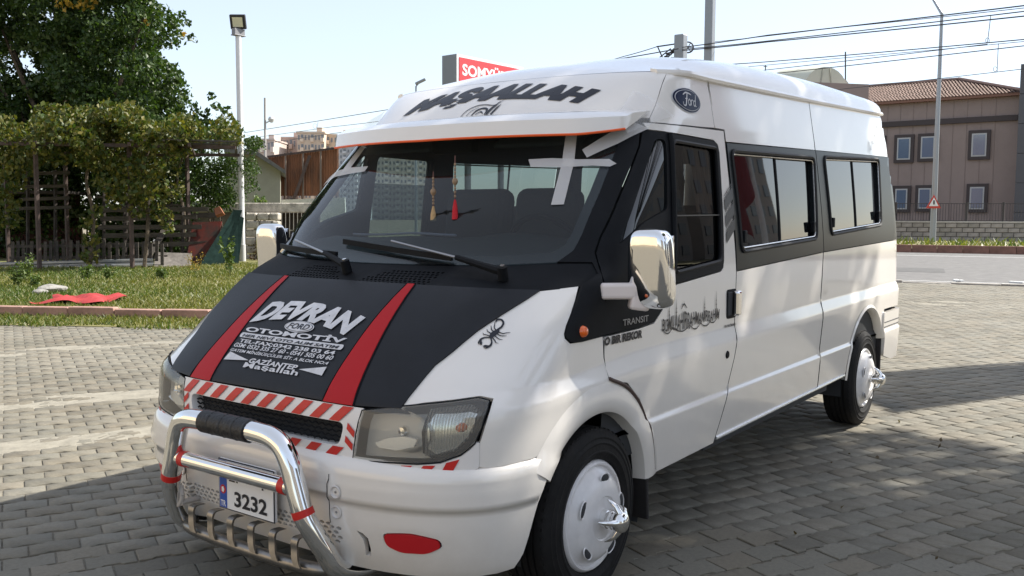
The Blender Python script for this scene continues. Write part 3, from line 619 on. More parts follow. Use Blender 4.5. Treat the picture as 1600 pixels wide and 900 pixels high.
for sg in (1,-1):
    dw=panel('front_door',ccw(fx(door_w,sg)),WHITE,van,off=0,thick=.02,h=.045)
    panel('door_frame',ccw(fx(door_b,sg)),GLOSSB if False else PLAST,dw,holes=[ccw(fx(qwin,sg)),ccw(fx(mwin,sg))],off=.002,thick=.03,h=.05)
    G=DGLASS if sg>0 else glass_t
    panel('door_glass',ccw(fx([(-.66,1.225),(-1.185,1.26),(-1.205,1.82),(-.71,1.825)],sg)),G,dw,off=-.014,thick=0,h=.1)
    panel('quarter_glass',ccw(fx([(-.19,1.358),(-.39,1.440),(-.63,1.50),(-.675,1.825),(-.59,1.825)],sg)),TINT if sg>0 else G,dw,off=-.006,thick=0,h=.08)
    # raised post and rubber round the main window
    q=np.array(fx(mwin+[mwin[0]],sg));MB().tube(BODY.P(q[:,0],q[:,1])+BODY.Nn(q[:,0],q[:,1])*.001,.009,6).build('window_seal',RUBBER,dw,True)
    zz=np.linspace(1.215,1.84,14);xx=np.interp(zz,[1.2,1.84],[-.640,-.702]);uu=BODY.ux(xx,zz,sg);MB().tube(BODY.P(uu,zz)+BODY.Nn(uu,zz)*.006,.013,8).build('window_post',PLAST,dw,True)
    # recess for the mirror foot, lock and handle
    hd=panel('door_handle',ccw(fx(rpoly([(-1.236,.985),(-1.352,.985),(-1.352,1.128),(-1.236,1.128)],.02),sg)),PLAST,dw,off=.003,thick=.005,h=.04)
    u=float(BODY.ux(-1.318,1.058,sg));P=BODY.P(u,1.058)
    MB().box((-1.322,P[1]+sg*.022,1.058),(.050,.03,.125)).build('handle_grip',CHROME,hd,bevel=.012,seg=3)
    MB().box((-1.268,P[1]+sg*.002,1.058),(.052,.012,.115)).build('handle_well',DARKIN,hd,bevel=.004)
    u=float(BODY.ux(-1.208,.817,sg));P=BODY.P(u,.817);MB().lathe([(0,.006),(.016,.005),(.02,0)],20,frame(P,(1,0,0),(0,0,1),(0,sg,0))).build('lock_cap',PLAST,dw,True)
    # lower flank, two sections
    gap=.006
    f1=[(a-gap,b) for a,b in door_rear if b<1.206]
    A=[(-1.362,zbl(-1.36))]+f1[0:]+[(-1.096,.424)]+[(seam_x(.43)+gap,.434)]+[(seam_x(z)+gap,z) for z in (.675,1.046,1.255)]
    f1=[q for q in f1 if q[1]>.43];A=[(-1.362,zbl(-1.36))]+f1+[(-1.103,.426),(seam_x(.43)+gap,.434)]+[(seam_x(z)+gap,z) for z in (.675,1.046)]+[(-2.739,zbl(-2.739))]
    la=panel('side_panel',ccw(fx(A,sg)),WHITE,van,off=-.001,thick=.02,h=.05)
    B=[(-2.751,zbl(-2.751))]+[(seam_x(z)-gap,z) for z in (1.046,.675)]+[(seam_x(.43)-gap,.436)]+[(-3.20,.440)]+rear_arch(.482,10,150)+[(-4.17,.80),(-4.70,.80),(-4.70,1.0),(-4.69,1.305),(-4.58,zbl(-4.58))]
    lb=panel('side_panel',ccw(fx(B,sg)),WHITE,van,off=-.001,thick=.02,h=.05)
    # rolled edge of the rear arch and bright sill lip
    mb=MB();V=[];th=rear_arch(1,168,32,30);K=4
    for k,a in enumerate(np.radians(np.linspace(4,152,34))):
        for r,o in ((.455,-.05),(.462,.0),(.472,.010),(.490,.002)):
            x,z=RARCH[0]+r*math.cos(a),RARCH[1]+r*math.sin(a)*1.03;u=float(BODY.ux(x,z));p=BODY.P(u,z)+BODY.Nn(u,z)*o;V.append((x,sg*p[1],z))
    mb.add(V,[(i*K+k,i*K+k+1,(i+1)*K+k+1,(i+1)*K+k) for i in range(33) for k in range(K-1)]).build('arch_lip',WHITE,lb,True)
    mb=MB();V=[]
    for a in np.radians(np.linspace(190,-10,24)):
        for y in (.94,.6): V.append((RARCH[0]+.47*math.cos(a),sg*y,RARCH[1]+.47*math.sin(a)*1.03))
    mb.add(V,[(2*i,2*i+1,2*i+3,2*i+2) for i in range(23)]).build('wheel_liner',DARKIN,lb,True)
    xx=np.linspace(-1.11,-3.20,30);zz=np.interp(xx,[-3.2,-1.1],[.437,.424]);uu=BODY.ux(xx,zz,sg);MB().tube(BODY.P(uu,zz)+[0,sg*.003,0],.009,8).build('sill_lip',mat('sill_metal',(.7,.7,.69),.25,metal=.7),la,True)
    # dark window band
    ba=[(-1.322,zbt(-1.32)-.004),(seam_x(1.886)+gap,zbt(-2.70)-.003),(-2.739,zbl(-2.739)+.006),(-1.362,zbl(-1.36)+.006)]
    bb=[(seam_x(1.886)-gap,zbt(-2.70)-.003),(-4.46,1.944),(-4.545,1.93),(-4.60,1.80),(-4.672,1.33),(-4.65,1.314),(-4.58,1.312),(-2.751,zbl(-2.751)+.006)]
    for bp,wq,nm in ((ba,W1,0),(bb,W2,1)):
        hole=rpoly([(a*1.0,b) for a,b in wq],.045)
        if sg<0:
            bd=panel('window_band',ccw(fx(bp,sg)),BAND,van,holes=[ccw(fx(hole,sg))],off=.002,thick=.01,h=.07)
        else: bd=panel('window_band',ccw(fx(bp,sg)),BAND,van,holes=[ccw(fx(hole,sg))],off=.002,thick=.03,h=.07)
        wn=empty('side_window');wn.parent=van
        q=np.array(fx(hole+[hole[0]],sg));MB().tube(BODY.P(q[:,0],q[:,1])+BODY.Nn(q[:,0],q[:,1])*.002,.011,6).build('window_frame',RUBBER,wn,True)
        c=np.mean(wq,0);inn=[tuple(c+(np.array(p)-c)*np.array([.972,.93])) for p in wq];qi=np.array(fx(rpoly(inn,.03)+[rpoly(inn,.03)[0]],sg))
        MB().tube(BODY.P(qi[:,0],qi[:,1])+BODY.Nn(qi[:,0],qi[:,1])*-.001,.005,6).build('inner_frame',CHROME2,wn,True)
        (ax,at_),(bx,bt),(cx,cb),(dx_,db)=[tuple(c+(np.array(p)-c)*1.0) for p in wq]
        k=.49;k2=.92
        L=lambda t,top:((ax+(bx-ax)*t,at_+(bt-at_)*t) if top else (dx_+(cx-dx_)*t,db+(cb-db)*t))
        G=TINT if sg>0 else glassmat('far_side_tint',(.42,.47,.46),1.5)
        panel('fixed_pane',ccw(fx([L(0,1),L(k+.01,1),L(k+.01,0),L(0,0)],sg)),G,wn,off=-.010,thick=0,h=.08)
        panel('sliding_pane',ccw(fx([L(k,1),L(k2,1),L(k2,0),L(k,0)],sg)),G,wn,off=-.019,thick=0,h=.08)
        panel('pane_gap',ccw(fx([L(k2,1),L(1,1),L(1,0),L(k2,0)],sg)),GLOSSB,wn,off=-.024,thick=0,h=.1)
        a,b=np.array(L(k,1)),np.array(L(k,0));zz=np.linspace(a[1],b[1],10);xx=np.linspace(a[0],b[0],10);uu=BODY.ux(xx,zz,sg);MB().tube(BODY.P(uu,zz)-BODY.Nn(uu,zz)*.008,.007,6).build('divider',RUBBER,wn,True)
        for t in (.035,.955):
            x,z=L(t,0);z+=.075;u=float(BODY.ux(x,z,sg));p=BODY.P(u,z);MB().box(p+[0,sg*.001,0],(.035,.022,.062)).build('latch',PLAST,wn,bevel=.005)
    # rear bumper corner and tail lamp strip
    bp=panel('rear_bumper',ccw(fx([(-4.14,.775),(-4.155,.66),(-4.17,.45),(-4.40,.40),(-4.70,.40),(-4.705,.775)],sg)),WHITE,van,off=.012,thick=.03,h=.05)
    for zq in (.70,.665):
        xx=np.linspace(-4.16,-4.66,14);uu=BODY.ux(xx,zq+0*xx,sg);MB().tube(BODY.P(uu,zq+0*xx)+BODY.Nn(uu,zq+0*xx)*.0115,.004,5).build('bumper_groove',RUBBER,bp,True)
    # inner lining
    holes=[ccw(fx(rpoly([(-.30,1.40),(-.61,1.52),(-.64,1.80),(-.60,1.80)],.02),sg)),ccw(fx(mwin,sg))]
    if sg<0: holes+=[ccw(fx(rpoly(q,.04),sg)) for q in (W1,W2)]
    panel('door_lining',ccw(fx([(-.10,.5),(-.10,1.25),(-.30,1.38),(-.62,1.86),(-.72,1.9),(-.80,2.10),(-4.45,2.18),(-4.55,1.9),(-4.58,.5)],sg)),DARKIN,van,holes=holes,off=-.045,thick=0,h=.09)
def gapline(pts,name='panel_gap_shade',r=.0032):  # dark tubes laid along the seams stand in for the shade in the gaps
    for sg in (1,-1):
        q=np.array(odens(pts,.04));u=BODY.ux(q[:,0],q[:,1],sg);MB().tube(BODY.P(u,q[:,1])-BODY.Nn(u,q[:,1])*.0015,r,6).build(name,RUBBER,van,True)
gapline([(-.585,1.884),(-.735,1.8835),(-1.300,1.9005)]+[(a-.0035,b) for a,b in door_rear])
gapline([(seam_x(z),z) for z in (2.19,1.886,1.27,1.046,.675,.436)])
gapline([(-1.158,2.132),(-1.1785,2.02),(-1.192,1.905)],r=.0022)
gapline([(-.0625,1.022),(-.0655,.94),(-.068,.862)],r=.0025)
# second inner skin overhead, floor and rear end
mb=MB();mb.add([(x,y*.965,z-.035) for x,y,z in RV],[f[::-1] for f in RF]);hl=mb.build('headlining',mat('headlining',(.05,.052,.055),.9),van);hl.data.shade_smooth()
V,T=cdt(dens([(-.90,.42),(.90,.42),(.93,1.0),(.925,1.3),(.86,1.95),(.80,2.27),(.5,2.40),(0,2.44),(-.5,2.40),(-.80,2.27),(-.86,1.95),(-.925,1.3),(-.93,1.0)],.08),[dens(rpoly([(s*.10,1.35),(s*.74,1.35),(s*.70,1.85),(s*.10,1.85)],.06)[::s],.08) for s in (1,-1)],.1)
rear=mesh('rear_door',np.stack([BODY.R(V[:,1])-.005+.02*(V[:,1]>2.25),V[:,0],V[:,1]],1),T[:,::-1],WHITE,van)
for s in (1,-1):
    V,T=cdt(dens([(s*.08,1.33),(s*.76,1.33),(s*.72,1.87),(s*.08,1.87)],.1),[],.2);mesh('rear_glass',np.stack([BODY.R(V[:,1])+.02,V[:,0],V[:,1]],1),T,glass_t,rear)
MB().box((-2.1,0,.40),(4.9,1.5,.10)).box((-2.0,.80,.40),(1.9,.28,.06)).box((-2.0,-.80,.40),(1.9,.28,.06)).box((.38,0,.42),(.62,1.25,.18)).build('floor_pan',DARKIN,van)
MB().tube([(-.2,0,.34),(-3.75,0,.34)],.04,8).tube([(-3.75,-.75,.34),(-3.75,.75,.34)],.06,8).tube([(0,-.75,.30),(0,.75,.30)],.04,8).build('drive_shaft',STEEL,van,True)
MB().box((.45,0,.62),(.40,1.1,.30)).build('engine_block',DARKIN,van)
# ------------------------------------------------------------------ front bumper
fog=[(.612,.420),(.614,.374),(.668,.352),(.757,.356),(.806,.384),(.800,.412),(.713,.428)]
slot=[(.520,.421),(.545,.414),(.562,.398),(.566,.36),(.560,.334),(.538,.331),(.545,.365),(.540,.395)]
holes=[]
for s in (1,-1):
    holes.append(dens([(s*y,z) for y,z in rpoly(fog,.02)],.03));holes.append([(s*y,z) for y,z in slot])
for i,z in enumerate((.364,.381,.398,.415)):
    for y in np.arange(-.455,.46,.0305):
        yy=y+(.015 if i%2 else 0)
        if abs(yy)>.455: continue
        holes.append([(yy+.0115*math.cos(math.pi/4*k),z+.0062*math.sin(math.pi/4*k)) for k in range(8)])
bo=[(float(BUMP.ux(x,z)),z) for x,z in dens([(.322,.662),(.345,.60),(.389,.55),(.43,.45),(.465,.335),(.50,.29),(.56,.27)],.05)[:-9]]
bo=[(float(BUMP.ux(x,z)),z) for x,z in [(.322,.662),(.333,.63),(.345,.60),(.389,.55),(.41,.50),(.43,.45),(.448,.39),(.465,.335),(.50,.295)]]
bo=bo+[(u,z) for u,z in zip(np.linspace(bo[-1][0],0,14)[1:],np.interp(np.linspace(0,1,14)[1:],[0,.15,.5,1],[.29,.285,.283,.283]))]
bl=[(-u,z) for u,z in bo[:-1]][::-1];topz=[(u,.662) for u in np.linspace(-bo[0][0],bo[0][0],30)[1:-1]]
bump_poly=ccw(bo[::-1][::-1]+bl+topz) if False else ccw(bo+bl+topz)
def recess(V):
    y=np.abs(BUMP.P(V[:,0],V[:,1])[:,1]);k=np.clip((.408-y)/.012,0,1);k=k*k*(3-2*k);kz=np.clip((.60-V[:,1])/.03,0,1)
    f=np.clip(1-np.hypot((y-.71)/.15,(V[:,1]-.39)/.062),0,1);lip=np.clip((.322-V[:,1])/.01,0,1)
    return -.016*k*kz-.018*np.minimum(f*2.5,1)+.008*lip
bump=panel('front_bumper',bump_poly,WHITE,van,holes=[ccw([(float(BUMP.uy(y,z)),z) for y,z in q]) for q in holes],off=0,thick=.02,h=.022,sk=BUMP,bulge=recess)
panel('bumper_backing',ccw(fy([(-.60,.30),(.60,.30),(.60,.44),(-.60,.44)],BUMP)),DARKIN,bump,off=-.05,thick=0,h=.1,sk=BUMP)
panel('bumper_shelf',ccw(fy([(-.90,.60),(.90,.60),(.90,.662),(-.90,.662)],BUMP)),mat('shelf_shade_grey',(.2,.2,.2),.6),bump,off=-.03,thick=0,h=.1,sk=BUMP)  # grey holds the shade on the bumper top under the grille
for s in (1,-1):
    panel('fog_lamp_cover',ccw(fy([(s*(.71+(y-.71)*.95),.389+(z-.389)*.93) for y,z in rpoly(fog,.02)],BUMP)),REDF,bump,off=-.011,thick=.015,h=.03,sk=BUMP)
    for y,z in ((.448,.546),(.440,.472)):
        u=float(BUMP.uy(s*y,z));P=BUMP.P(u,z);N=BUMP.Nn(u,z);X=np.cross((0,0,1.),N);X/=np.linalg.norm(X)
        MB().lathe([(0,-.004),(.012,-.004),(.016,.0),(.020,.003),(.024,0.0)],20,frame(P+N*.002,X,np.cross(N,X),N)).build('screw_cap',mat('cap_white',(.62,.59,.56),.5),bump,True)
        MB().lathe([(0,.001),(.005,.0)],8,frame(P+N*.001,X,np.cross(N,X),N)).build('cap_screw',STEEL,bump,True)
    zz=np.linspace(.60,.43,12);uu=BUMP.uy(s*.41+0*zz,zz);MB().tube(BUMP.P(uu,zz)+BUMP.Nn(uu,zz)*.0002,.0016,5).build('bumper_joint',RUBBER,bump,True)
# number plate
pl=empty('number_plate');pl.parent=van
MB().box((.858,.002,.478),(.012,.318,.19)).build('plate_sheet',PLATE,pl,bevel=.004)
MB().box((.8655,.002,.478),(.001,.318,.19)).build('plate_rim',DECAL,pl);MB().box((.8665,.002,.478),(.002,.308,.181)).build('plate_face',PLATE,pl)
MB().box((.8682,-.128,.478),(.001,.042,.179)).build('plate_band',PBLUE,pl)
pf=lambda y0,z0,x=.8695:(lambda a,b:np.stack([x+0*a,y0+a,z0+b],1))
lettering('lettering','TR',pf(-.128,.405),PLATE,pl,.03,.022,.02)
lettering('lettering','3232',pf(.03,.432),DECAL,pl,.185,.058,.025,0,1);lettering('lettering','27',pf(-.055,.522),DECAL,pl,.075,.058,.025,0,1);lettering('lettering','T',pf(.10,.522),DECAL,pl,.04,.058,.025,0,1)
decal('plate_seal',ell(.017,.017,20),pf(-.128,.458),REDF,pl);decal('plate_seal_mark',ell(.009,.012,5),pf(-.128,.458,.8705),PLATE,pl)
# towing eye
t=np.linspace(0,2*math.pi,22);MB().tube(np.stack([.885+0*t,-.40+.036*np.cos(t),.395+.046*np.sin(t)],1),.010,8).tube([(.80,-.372,.36),(.885,-.372,.362)],.012,8).build('towing_eye',mat('eye_paint',(.5,.46,.42),.5),van,True)
# ------------------------------------------------------------------ bull bar
bb=empty('bull_bar');bb.parent=van;CHROMESH=mat('shaded_chrome',(.24,.23,.215),.34,metal=.9,noise=.2,nscale=20)  # lower tube and teeth: darker metal, their deep shade put into the colour
half=[(.62,.445,.235),(.74,.445,.238),(.83,.438,.275),(.872,.425,.345),(.905,.400,.42),(.922,.376,.48),(.927,.342,.58),(.930,.320,.645),(.934,.287,.698),(.937,.235,.722),(.938,.16,.728)]
hp=catm(half,7);path=np.concatenate([hp,[(.938,0,.728)],[(x,-y,z) for x,y,z in hp[::-1]]])
MB().tube(path,.037,18).build('hoop',CHROME,bb,True)
MB().tube([(.921,-.345,.557),(.921,.345,.557)],.029,16).build('cross_tube',CHROME,bb,True)
MB().tube([(.938,-.135,.728),(.938,-.13,.728),(.938,.13,.728),(.938,.135,.728)],[.037,.0425,.0425,.037],18).build('foam_wrap',mat('black_wrap',(.014,.014,.015),.5,bump=.5,bscale=60),bb,True)
for y in (-.07,.0,.07): MB().tube([(.938,y-.002,.728),(.938,y+.002,.728)],.0435,16).build('wrap_seam',DARKIN,bb,True)
for s in (1,-1):
    MB().tube([(p[0],s*p[1],p[2]) for p in hp if .462<p[2]<.497],.0382,18).build('red_band',RED,bb,True)
    MB().tube([(.921,s*.272,.557),(.921,s*.302,.557)],.0302,16).build('red_band',RED,bb,True)
lt=catm([(.80,-.42,.262),(.850,-.38,.262),(.872,-.25,.262),(.880,0,.262),(.872,.25,.262),(.850,.38,.262),(.80,.42,.262)],6)
MB().tube(lt,.024,12).build('lower_tube',CHROMESH,bb,True)
for y in np.linspace(-.295,.295,6):
    pts=catm([(.842,y,.365),(.880,y,.366),(.892,y,.350),(.893,y+.002,.325),(.900,y+.012,.295),(.905,y+.03,.272)],5);mb=MB();V=[]
    for p in pts:
        for a,b in ((-.016,-.004),(.016,-.004),(.016,.004),(-.016,.004)): V.append(p+[b,a,b*.5])
    n=len(pts);mb.add(V,[(i*4+k,i*4+(k+1)%4,(i+1)*4+(k+1)%4,(i+1)*4+k) for i in range(n-1) for k in range(4)]+[(0,1,2,3),tuple((n-1)*4+k for k in range(4))]).build('tooth',CHROMESH,bb,True)
# ------------------------------------------------------------------ mirrors
def mirror(sg):
    m=empty('door_mirror');m.parent=van;c=np.array([-.185,1.098,1.282])
    # chrome shell: superellipsoid, flat towards the rear
    V=[];nu,nvv=28,18
    for i in range(nvv+1):
        a=-HP+math.pi*i/nvv
        for k in range(nu):
            b=2*math.pi*k/nu;sp=lambda v,e:math.copysign(abs(v)**e,v)
            x=sp(math.cos(a),.42)*sp(math.cos(b),.55);y=sp(math.cos(a),.42)*sp(math.sin(b),.40);z=sp(math.sin(a),.42)
            x=x*.062 if x>0 else x*.035
            V.append((c[0]+x+.014*z,sg*(c[1]+y*.088*(1-.06*z)),c[2]+z*.152))
    F=[(i*nu+k,i*nu+(k+1)%nu,(i+1)*nu+(k+1)%nu,(i+1)*nu+k) for i in range(nvv) for k in range(nu)]
    MB().add(V,F).build('mirror_shell',CHROME,m,True)
    MB().box((c[0]-.034,sg*c[1],c[2]),(.008,.145,.255)).build('mirror_glass',mat('mirror_silver',(.8,.8,.82),.02,metal=1),m,bevel=.003)
    MB().bar((-.050,sg*.945,1.197),(-.165,sg*1.060,1.197),.05,.062).build('mirror_arm',PINKW,m,bevel=.014,seg=3)
    MB().bar((-.135,sg*1.030,1.170),(-.19,sg*1.085,1.160),.05,.085).build('arm_knuckle',PINKW,m,bevel=.012)
for sg in (1,-1): mirror(sg)
# ------------------------------------------------------------------ wheels
def wheel(x,sg):
    w=empty('wheel',(x,sg*.965,.34));w.parent=van
    M=frame((0,0,0),(1,0,0),(0,0,sg*1.) if False else (0,0,1),(0,sg,0))
    prof=[(.20,-.19),(.235,-.20),(.29,-.205),(.322,-.198),(.336,-.18)]
    for q in (-.15,-.115,-.085,-.055): prof+=[(.338,q-.016),(.338,q-.004),(.330,q-.002),(.330,q+.004),(.338,q+.006)]
    prof+=[(.337,-.024),(.325,-.008),(.306,-.001),(.303,.003),(.298,.003),(.296,.001),(.284,.004),(.281,.007),(.276,.007),(.273,.005),(.252,.007),(.249,.010),(.244,.010),(.241,.007),(.222,.001),(.214,-.012),(.205,-.02)]
    MB().lathe(prof,56,M).build('tyre',RUB,w,True)
    mb=MB()
    for k in range(60):
        a=2*math.pi*k/60;R=np.array([[math.cos(a),0,-math.sin(a)],[0,1,0],[math.sin(a),0,math.cos(a)]])
        mb.box(R@np.array([.3335,-sg*.026,0]),(.006,.020,.012),R);mb.box(R@np.array([.3335,-sg*.178,0]),(.006,.022,.012),R)
    mb.build('tread_block',RUB,w)['kind']='stuff'
    MB().lathe([(.214,-.012),(.209,-.002),(.203,.004),(.196,.004),(.190,-.006),(.178,.000),(.165,.020),(.140,.036),(.110,.043),(.085,.045),(.080,.040),(.0,.040)],56,M).build('hub_cover',HUB,w,True)
    for k in range(5):
        a=2*math.pi*(k+.35)/5;ca,sa=math.cos(a),math.sin(a)
        MB().lathe([(0,.002),(.7,.002),(1,0)],16,M@np.array([[.030*-sa,.0165*ca,0,.150*ca],[.030*ca,.0165*sa,0,.150*sa],[0,0,1,.0335],[0,0,0,1]])).build('cooling_hole',DARKIN,w,True)
        MB().lathe([(.90,.0),(1.0,.004),(1.12,.0)],16,M@np.array([[.033*-sa,.019*ca,0,.150*ca],[.033*ca,.019*sa,0,.150*sa],[0,0,1,.0325],[0,0,0,1]])).build('hole_rim',HUB,w,True)
    MB().lathe([(.036,.04),(.036,.062),(.032,.064),(.032,.072),(.036,.074),(.036,.084),(.032,.086),(.032,.092),(.040,.096),(.042,.118),(.034,.134),(.018,.143),(0,.145)],26,M).build('spinner_hub',CHROME,w,True)
    mb=MB()
    for k in range(5):
        a=2*math.pi*(k+.1)/5;d=np.array([math.cos(a),math.sin(a)]);p=[(*(d*.034),.112),(*(d*.060),.100),(*(d*.072),.082),(*(d*.082),.066)]
        P=np.array([(M[:3,:3]@np.array(q)) for q in p]);mb.tube(P,[.015,.011,.009,.004],10)
    mb.build('spinner_blade',CHROME,w,True)
    return w
for x in (0,-3.75):
    for sg in (1,-1): wheel(x,sg)
for sg in (1,-1):
    MB().box((-.405,sg*.885,.40),(.018,.19,.37),[[math.cos(.08),0,math.sin(.08)],[0,1,0],[-math.sin(.08),0,math.cos(.08)]]).build('mud_flap',mat('mud_flap',(.025,.022,.022),.7,noise=.3,nscale=6),van,bevel=.006)
    MB().box((-4.16,sg*.87,.50),(.02,.20,.40)).build('mud_flap',MATS['mud_flap'],van,bevel=.006)
# ------------------------------------------------------------------ sun visor, tape, wipers
ys=np.linspace(-.845,.845,61)
def vis(y):
    a=abs(y);e=max(0,(a-.70)/.145);x=-.090-.33*a*a-.085*e**1.6;z=1.806+.010*a+.026*e**1.5;return x,z
V=[];K=6
for y in ys:
    x,z=vis(y);a=abs(y);e=max(0,(a-.70)/.145);u=float(BODY.uy(y*.985,1.935));b=BODY.P(u,1.935)
    hh=.066-.012*e**2
    V+=[(b[0]+.004,y,1.938+.0*e),(x-.075,y,z+hh+.030-.01*e),(x-.012,y,z+hh),(x,y,z+.004),(x-.010,y,z),(x-.028,y,z+.010)]
n=len(ys);F=[(i*K+k,(i+1)*K+k,(i+1)*K+k+1,i*K+k+1) for i in range(n-1) for k in range(K-1)]
F+=[tuple(range(K))[::-1],tuple((n-1)*K+k for k in range(K))]
vz=MB().add(V,F).build('sun_visor',WHITE,van,True)
MB().tube([(vis(y)[0]-.002,y,vis(y)[1]+.001) for y in ys],.0055,6).build('visor_edge',ORANGE,vz,True)
def tape(pts,off=.010,up=None):
    return panel('tape_strip',ccw(fy(pts)),MASK,van,off=off,thick=0,h=.03)
tape([(.592,1.835),(.634,1.838),(.690,1.698),(.735,1.521),(.692,1.519),(.648,1.690)])
tape([(.505,1.708),(.60,1.712),(.70,1.706),(.800,1.709),(.829,1.690),(.815,1.677),(.76,1.680),(.66,1.672),(.533,1.675)],.012)
tape([(.695,1.747),(.727,1.713),(.80,1.775),(.86,1.85),(.80,1.878)],.013)
tape([(-.555,1.835),(-.625,1.835),(-.630,1.690),(-.553,1.690)])
tape([(-.395,1.703),(-.55,1.703),(-.70,1.692),(-.80,1.65),(-.79,1.62),(-.66,1.66),(-.395,1.678)],.012)
SHEET=glassmat('clear_sheet',(.98,.98,.98),1.22,rough=.15,haze=.22,hc=(.9,.89,.88))
# loose tape sheet bridging visor end and roof corner (driver's side) and its partner
for sg in (1,-1):
    A=[];
    for i in range(7):
        t=i/6
        for k in range(5):
            s=k/4;p0=np.array([-.395-.02*s*2,.800+.05*s,1.885-.06*s]);x1,z1=-.66-.10*s,2.03-.11*s;u=float(BODY.ux(x1,z1));p1=BODY.P(u,z1)+BODY.Nn(u,z1)*.004
            p=p0*(1-t)+p1*t+np.array([.006,.004,.0])*math.sin(math.pi*t)+rng.normal(0,.002,3);A.append((p[0],sg*p[1],p[2]))
    o=mesh('tape_sheet',A,[(i*5+k,i*5+k+1,(i+1)*5+k+1,(i+1)*5+k) for i in range(6) for k in range(4)],SHEET,van,True)
def wiper(piv,tip,b0,b1,rise):
    w=empty('wiper');w.parent=van
    def sp(y,z,o): u=float(BODY.uy(y,z));return BODY.P(u,z)+BODY.Nn(u,z)*o
    a=sp(*piv,.035);m=sp((piv[0]*.62+tip[0]*.38),(piv[1]*.62+tip[1]*.38),.05);e=sp(*tip,.045)
    MB().tube([a,a*.7+m*.3,m],[.017,.015,.011],8).build('wiper_arm',PLAST,w,True)
    MB().tube([m,(m+e)/2,e],[.0055,.005,.005],8).build('arm_rod',mat('rod_steel',(.35,.35,.36),.35,metal=.8),w,True)
    N=BODY.Nn(float(BODY.uy(*piv)),piv[1]);MB().tube([a-N*.03,a+N*.022],[.021,.019],14).build('pivot_cap',PLAST,w,True);MB().tube([a+N*.020,a+N*.028],.009,10).build('pivot_nut',CHROME2,w,True)
    mb=MB()
    for k in range(12):
        t0,t1=k/12,(k+1)/12;p=sp(b0[0]+(b1[0]-b0[0])*t0,b0[1]+(b1[1]-b0[1])*t0,.022);q=sp(b0[0]+(b1[0]-b0[0])*t1,b0[1]+(b1[1]-b0[1])*t1,.022);mb.bar(p,q,.014,.022)
    mb.build('wiper_blade',PLAST,w)
wiper((.683,1.240),(.10,1.345),(-.205,1.352),(.42,1.298),0)
wiper((-.030,1.243),(-.54,1.335),(-.735,1.318),(-.19,1.296),0)
# ------------------------------------------------------------------ side lettering
def side_text(s,x0,z0,w,h,m=DECAL,bold=.02,shear=0,slope=0,off=.004,**k): return lettering('lettering',s,onside(x0,z0,off,slope),m,van,w,h,bold,shear,.08,**k)
side_text('O BiR REKOR',-.212,1.004,.305,.034,bold=.06,shear=.1)
side_text('TRANSIT',-.306,1.064,.215,.026,m=mat('badge_grey',(.30,.30,.31),.4,metal=.6),bold=.01,off=.0065)
def jag(R):
    R=R.copy();R[:,1]*=(1+.55*np.exp(-((R[:,0]+.09)/.11)**2));R[:,1]+=.004*np.sin(R[:,0]*55);return R
side_text('BISMILLAHIRRAHMANIRRAHIM',-.845,1.020,.60,.052,bold=.012,shear=.15,warp=jag)
it=[]
for a,h_ in ((-.235,.092),(-.165,.105),(.13,.098),(.262,.112)): it+=[([(a,-.01),(a,h_*.55),(a,h_)],[.007,.005,.001]),([(a-.006,h_*.45),(a+.006,h_*.45)],[.004,.004]),([(a-.005,h_*.62),(a+.005,h_*.62)],[.003,.003])]
it+=[([(-.115,.058),(-.09,.078),(-.06,.058)],[.004,.008,.004]),([(-.09,.078),(-.09,.092)],[.003,.001])]
for a,b,c in ((-.31,-.18,.026),(-.22,.02,.030),(-.05,.12,.033),(.06,.24,.030),(.16,.30,.022)): it.append(([(a,-.012),((a+b)/2,-.012-c),(b,-.002)],[.001,.006,.001]))
strokes('minaret_print',it,onside(-.845,1.018,.004),DECAL,van)
side_text('YB DELİKANLI',-1.277,.953,.145,.016,bold=.04)
for k in range(3):
    z0=1.600-.078*k
    decal('slash_print',[(-.068,-.030),(.05,.038),(.052,.014),(-.068,-.054)] if False else [(-.063,-.038),(.045,.030),(.047,-.024),(-.063,-.092)],onside(-1.296,z0,.0045),DECAL,van)
    for dz in (0,.012): strokes('slash_line',[([(-.063,-.030+dz),(.045,.038+dz)],[.004,.004])],onside(-1.296,z0,.0048),DECAL,van)
strokes('script_sticker',[([(-.18,-.05),(-.15,.02),(-.12,-.05),(-.08,-.03),(-.06,.0),(-.03,-.03),(.0,-.01),(.03,.02),(.06,.0),(.09,.04),(.12,.06),(.15,.04),(.17,.10)],[.006]*13),([(-.16,-.07),(-.14,-.02),(-.15,.03)],[.005]*3)],onside(-4.10,2.06,.004,.35),mat('pale_script',(.30,.33,.34),.5),van)
# ------------------------------------------------------------------ cabin
dash=MB();V=[];yy=np.linspace(-.84,.84,41);K=7
for y in yy:
    hmp=.035*math.exp(-((y-.45)/.22)**2)+.012*math.exp(-((y+.1)/.2)**2)
    u=float(BODY.uy(y*.98,1.30));xf_=float(BODY.P(u,1.30)[0])-.05
    for x,z in ((xf_,1.285),(xf_-.10,1.315),(xf_-.22,1.36+hmp*.6),(xf_-.34,1.375+hmp),(xf_-.42,1.35+hmp*.5),(xf_-.45,1.22),(xf_-.40,.95)): V.append((x,y,z))
dash.add(V,[(i*K+k,(i+1)*K+k,(i+1)*K+k+1,i*K+k+1) for i in range(40) for k in range(K-1)]).build('dashboard',mat('dash_plastic',(.035,.04,.043),.6,bump=.1,bscale=200),van,True)
MB().tube([(V[i*K+3][0]-.01,V[i*K+3][1],V[i*K+3][2]+.012) for i in range(6,24)],.006,6).build('dash_trim',mat('lilac_cloth',(.32,.30,.40),.8),van,True)
